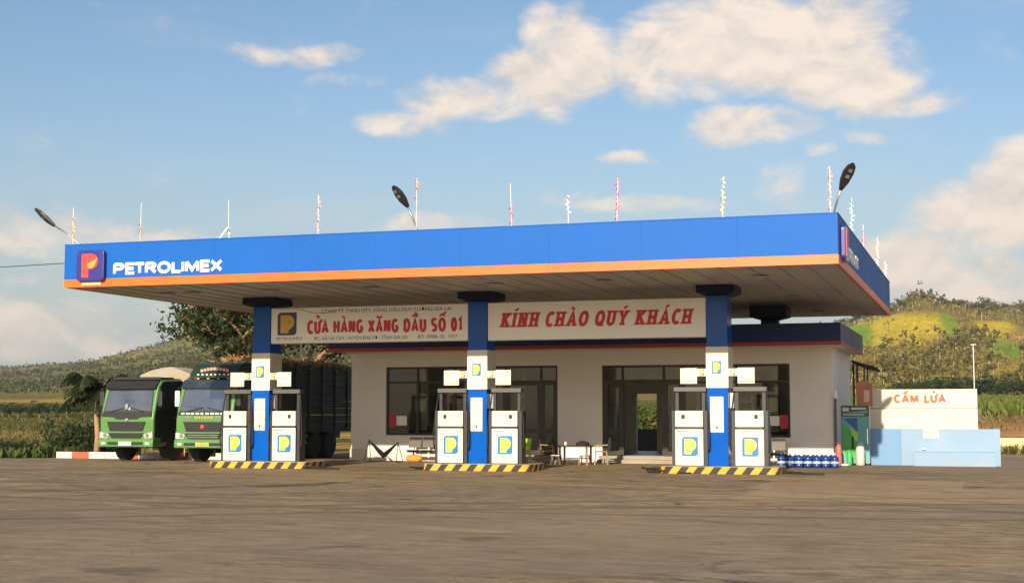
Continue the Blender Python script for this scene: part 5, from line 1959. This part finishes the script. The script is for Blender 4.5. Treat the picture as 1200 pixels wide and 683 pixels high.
def bush(x, y, z, s, v, label, group, sz=1.0):
    t = thing('bush', (x, y, z), label, 'bush', group, rng.uniform(0, 6))
    t.scale = (s, s, s * sz)
    link('foliage', bush_meshes[v][0], t)
    link('stem', bush_meshes[v][1], t)
    return t


LB = ['dark green leafy bush at the edge of the forecourt by the fields', 'olive brown bush at the edge of the forecourt by the fields', 'mid green bush at the edge of the forecourt by the fields', 'dark green leafy bush at the edge of the forecourt by the fields', 'dry straw coloured bush at the edge of the forecourt by the fields']
for k in range(34):
    u = k / 33
    x = -47 + u * 13.2 + rng.uniform(-.3, .3)
    y = 48.6 + rng.uniform(0, 3.2) + max(0, (-36 - x)) * .12
    v = int(rng.choice([0, 0, 1, 2, 3, 4]))
    bush(x, y, -.02, rng.uniform(.35, .78), v, LB[v], 'bushes edging the forecourt')
for k in range(9):
    bush(-34.4 + rng.uniform(-.9, 1.2), 50.2 + rng.uniform(0, 2.2), -.02, rng.uniform(.8, 1.25), 0 if k % 3 else 3, 'tall dark bush behind the palm trunk', 'bushes behind the palm', 1.25)
for k in range(8):
    bush(.9 + k * .62, 65.1 + rng.uniform(-.1, .15), -.01, rng.uniform(.35, .55), 2 if k % 2 else 1, 'small plant at the foot of the yellow wall', 'plants along the yellow wall')
for k in range(8):
    bush(-19.3 + k * .75, 77 + rng.uniform(-.4, .8), 0, rng.uniform(1.9, 2.3), 2 if k % 3 else 1, 'yellow green hedge bush seen through the office back door', 'hedge behind the office', 1.0)
wb = thing('rear_parapet', (0, 0, 0), 'low dark parapet seen through the office back door', 'wall')
quick('wall', [(-20, -12, 62, 62.2, -.05, 1.05)], mat('dark_mossy_wall', (.06, .055, .045), .9), wb, bevel=.01)

# small tree kinds used in tree rows
row_meshes = []
for v in range(4):
    rg = np.random.default_rng(50 + v)
    n = 420
    c = rg.normal(0, 1, (14, 3)) * np.array([.26, .26, .17]) + np.array([0, 0, .64])
    P = c[rg.integers(0, 14, n)] + rg.normal(0, 1, (n, 3)) * .085
    P[:, 2] = np.clip(P[:, 2], .16, 1.05)
    cr = leaf_mesh('crown', P, rg.uniform(.035, .075, n), (L_DARK, L_WOOD, L_DARK, L_OLIVE)[v], rg, .7)
    m = MB()
    m.tube([(0, 0, -.05), (.02, 0, .3), (0, .02, .62)], [.032, .024, .012], 6)
    for k in range(4):
        a = rg.uniform(0, 6.28)
        m.tube([(.01, 0, .34 + .05 * k), (.16 * math.cos(a), .16 * math.sin(a), .6 + .05 * k)], [.014, .006], 5)
    st = m.build('trunk', M_BARK)
    row_meshes.append((cr, st.data))
    bpy.data.objects.remove(st)


def row_tree(name, th, r, h, v, label, group, wide=1.0):
    x, y = r * math.sin(R(th)), r * math.cos(R(th))
    z = float(land_z(np.array([th]), np.array([r]))[0]) - .1
    t = thing(name, (x, y, z), label, 'tree', group, rng.uniform(0, 6))
    t.scale = (h * wide, h * wide, h)
    link('trunk', row_meshes[v][1], t)
    link('crown', row_meshes[v][0], t)


for k in range(30):
    th = -41 + k * .33 + rng.uniform(-.1, .1)
    row_tree('hedgerow_tree', th, 205 + rng.uniform(-8, 8), rng.uniform(1.5, 2.2), int(rng.choice([0, 2])), 'dark tree in the hedgerow across the left fields', 'dark hedgerow across the fields', 1.5)
for k in range(7):
    row_tree('field_tree', -32.4 + k * .6 + rng.uniform(-.1, .1), 118 + rng.uniform(-6, 10), rng.uniform(3.0, 4.0), int(rng.choice([0, 1, 2, 3])), 'tree standing in the field behind the tarpaulin truck', 'trees behind the trucks', 1.2)
for k in range(26):
    th = -3.2 + k * .24 + rng.uniform(-.06, .06)
    row_tree('belt_tree', th, 300 + rng.uniform(-9, 12), rng.uniform(2.8, 4.6), int(rng.choice([0, 2])), 'dark tree in the belt above the crop field', 'dark tree belt above the crop field', 1.15)
for k in range(64):
    th = -5.4 + k * .112 + rng.uniform(-.04, .04)
    row_tree('ridge_tree', th, 895 + rng.uniform(-28, 22), rng.uniform(3.0, 6.0) * (1.15 if k % 11 == 0 else 1), int(rng.choice([0, 1, 1, 2, 3])), 'small tree standing on the crest of the yellow hill', 'trees on the hill crest', rng.uniform(.8, 1.25))


def woods(name, n, th0, th1, r0, r1, h0, h1, quads, material, sel, seed, qs=.2):
    rg = np.random.default_rng(seed)
    th = rg.uniform(th0, th1, n)
    r = np.exp(rg.uniform(math.log(r0), math.log(r1), n))
    ok = sel(th, r, rg)
    th, r = th[ok], r[ok]
    k = len(th)
    z = land_z(th, r) - .2
    X = np.stack([r * np.sin(np.radians(th)), r * np.cos(np.radians(th)), z], -1)
    h = rg.uniform(h0, h1, k) * np.interp(r, [300, 900], [.5, 1.0])
    w = h * rg.uniform(.24, .42, k)
    nb = 6
    ctr = rg.normal(0, 1, (k, nb, 3)) * np.stack([w * .62, w * .62, h * .13], -1)[:, None, :] + np.stack([0 * h, 0 * h, h * .68], -1)[:, None, :]
    idx = rg.integers(0, nb, (k, quads))
    P = np.take_along_axis(ctr, idx[..., None].repeat(3, -1), 1) + rg.normal(0, 1, (k, quads, 3)) * (w * .22)[:, None, None]
    P = P + X[:, None, :]
    S = np.repeat(h * qs, quads) * rg.uniform(.45, 1.0, k * quads)
    me = leaf_mesh(name, P.reshape(-1, 3), S, material, rg, .75)
    tag(link(name, me), kind='stuff')
    # trunks
    lean = rg.normal(0, .06, (k, 2)) * h[:, None]
    tw = h * .016
    V = []
    for ang in (0, 1.05, 2.1):
        cx, sx_ = np.cos(ang) * tw, np.sin(ang) * tw
        top = X + np.stack([lean[:, 0], lean[:, 1], h * .68], -1)
        o_ = np.stack([cx, sx_, 0 * h], -1)
        V.append(np.stack([X - o_, X + o_, top + o_ * .5, top - o_ * .5], 1))
    me = quad_mesh(name + '_trunks', np.concatenate(V, 0).reshape(-1, 3), mat('pale_bark', (.62, .50, .34), .9, 0, .3, .5))
    tag(link(name + '_trunks', me), kind='stuff')


def sel_right(th, r, rg):
    c = cover(th, r)
    x, y = r * np.sin(np.radians(th)), r * np.cos(np.radians(th))
    dn = vnoise(x / 24, y / 24, 77)
    p = np.where(c == 0, .12 + .62 * dn, np.where(c == 1, .016, np.where(c == 2, .02, np.where(c == 5, .10, .03))))
    p = np.where(r < 330, 0, p)
    return rg.uniform(0, 1, len(th)) < p


def sel_left(th, r, rg):
    c = cover(th, r)
    p = np.where(c == 0, .85, np.where(c == 6, .4, np.where(c == 5, .15, .02)))
    return rg.uniform(0, 1, len(th)) < p


woods('hillside_wood', 6500, -9, 6, 335, 930, 2.8, 6.0, 26, L_WOOD, sel_right, 5, .17)
woods('tall_hillside_trees', 900, -9, 6, 335, 930, 6.5, 9.5, 46, L_OLIVE, sel_right, 15, .13)
woods('hillside_scrub', 17000, -9, 6, 330, 930, 1.2, 2.6, 9, leaf_mat('leaf_scrub', (.09, .08, .02), (.42, .33, .08), .05), sel_right, 25, .34)
woods('far_wood', 9000, -42, -22, 480, 1750, 2.6, 5.2, 10, leaf_mat('leaf_far', (.045, .055, .02), (.13, .14, .05), .02), sel_left, 6, .24)
woods('far_scrub', 12000, -42, -22, 420, 1700, 1.6, 3.4, 6, MATS['leaf_far'], sel_left, 16, .42)


def crop(name, n, th0, th1, r0, r1, h0, h1, material, seed, rows=0.0, dens=None):
    rg = np.random.default_rng(seed)
    th = rg.uniform(th0, th1, n)
    r = np.sqrt(rg.uniform(r0 * r0, r1 * r1, n))
    if rows:
        r = np.round(r / rows) * rows + rg.normal(0, rows * .12, n)
    x, y = r * np.sin(np.radians(th)), r * np.cos(np.radians(th))
    if dens is not None:
        ok = vnoise(x / dens, y / dens, seed) > rg.uniform(.15, .85, n)
        th, r, x, y = th[ok], r[ok], x[ok], y[ok]
    n = len(x)
    z = np.maximum(land_z(th, r), -.012)
    h = rg.uniform(h0, h1, n)
    a = rg.uniform(0, PI, n)
    w = h * rg.uniform(.12, .3, n)
    le = rg.normal(0, .28, (n, 2)) * h[:, None]
    B = np.stack([x, y, z - .02], -1)
    Tp = B + np.stack([le[:, 0], le[:, 1], h], -1)
    Md = B + np.stack([le[:, 0] * .3, le[:, 1] * .3, h * .55], -1)
    o_ = np.stack([np.cos(a) * w, np.sin(a) * w, 0 * w], -1)
    V = np.stack([B, Md + o_, Tp, Md - o_], 1).reshape(-1, 3)
    tag(link(name, quad_mesh(name, V, material)), kind='stuff')


crop('crop_plants', 26000, -6, 5, 116, 292, .7, 1.3, L_CROP, 31, 2.4)
crop('field_plants', 26000, -44, -30, 68, 200, .15, .42, L_OLIVE, 32, 3.0, 14)
crop('field_grass', 14000, -44, -29, 60, 125, .12, .34, L_DRY, 33, 0, 7)
crop('verge_weeds', 5000, -43.5, -34.3, 59.5, 66, .12, .5, L_GREEN, 34, 0, 1.5)
crop('bank_grass', 2600, -3, 5, 86, 118, .2, .5, L_DRY, 35, 0, 5)

# ------------------------------------------------------------------ air
hz = MB()
hz.box(-2600, 2600, -60, 2900, -2, 190)
hm_ = bpy.data.materials.new('air')
hm_.use_nodes = True
nt = hm_.node_tree
nt.nodes.remove(nt.nodes['Principled BSDF'])
pv = nt.nodes.new('ShaderNodeVolumePrincipled')
pv.inputs['Color'].default_value = (.86, .9, .95, 1)
pv.inputs['Density'].default_value = .00015
pv.inputs['Anisotropy'].default_value = .2
nt.links.new(pv.outputs[0], nt.nodes['Material Output'].inputs['Volume'])
tag(hz.build('haze', hm_), kind='stuff')
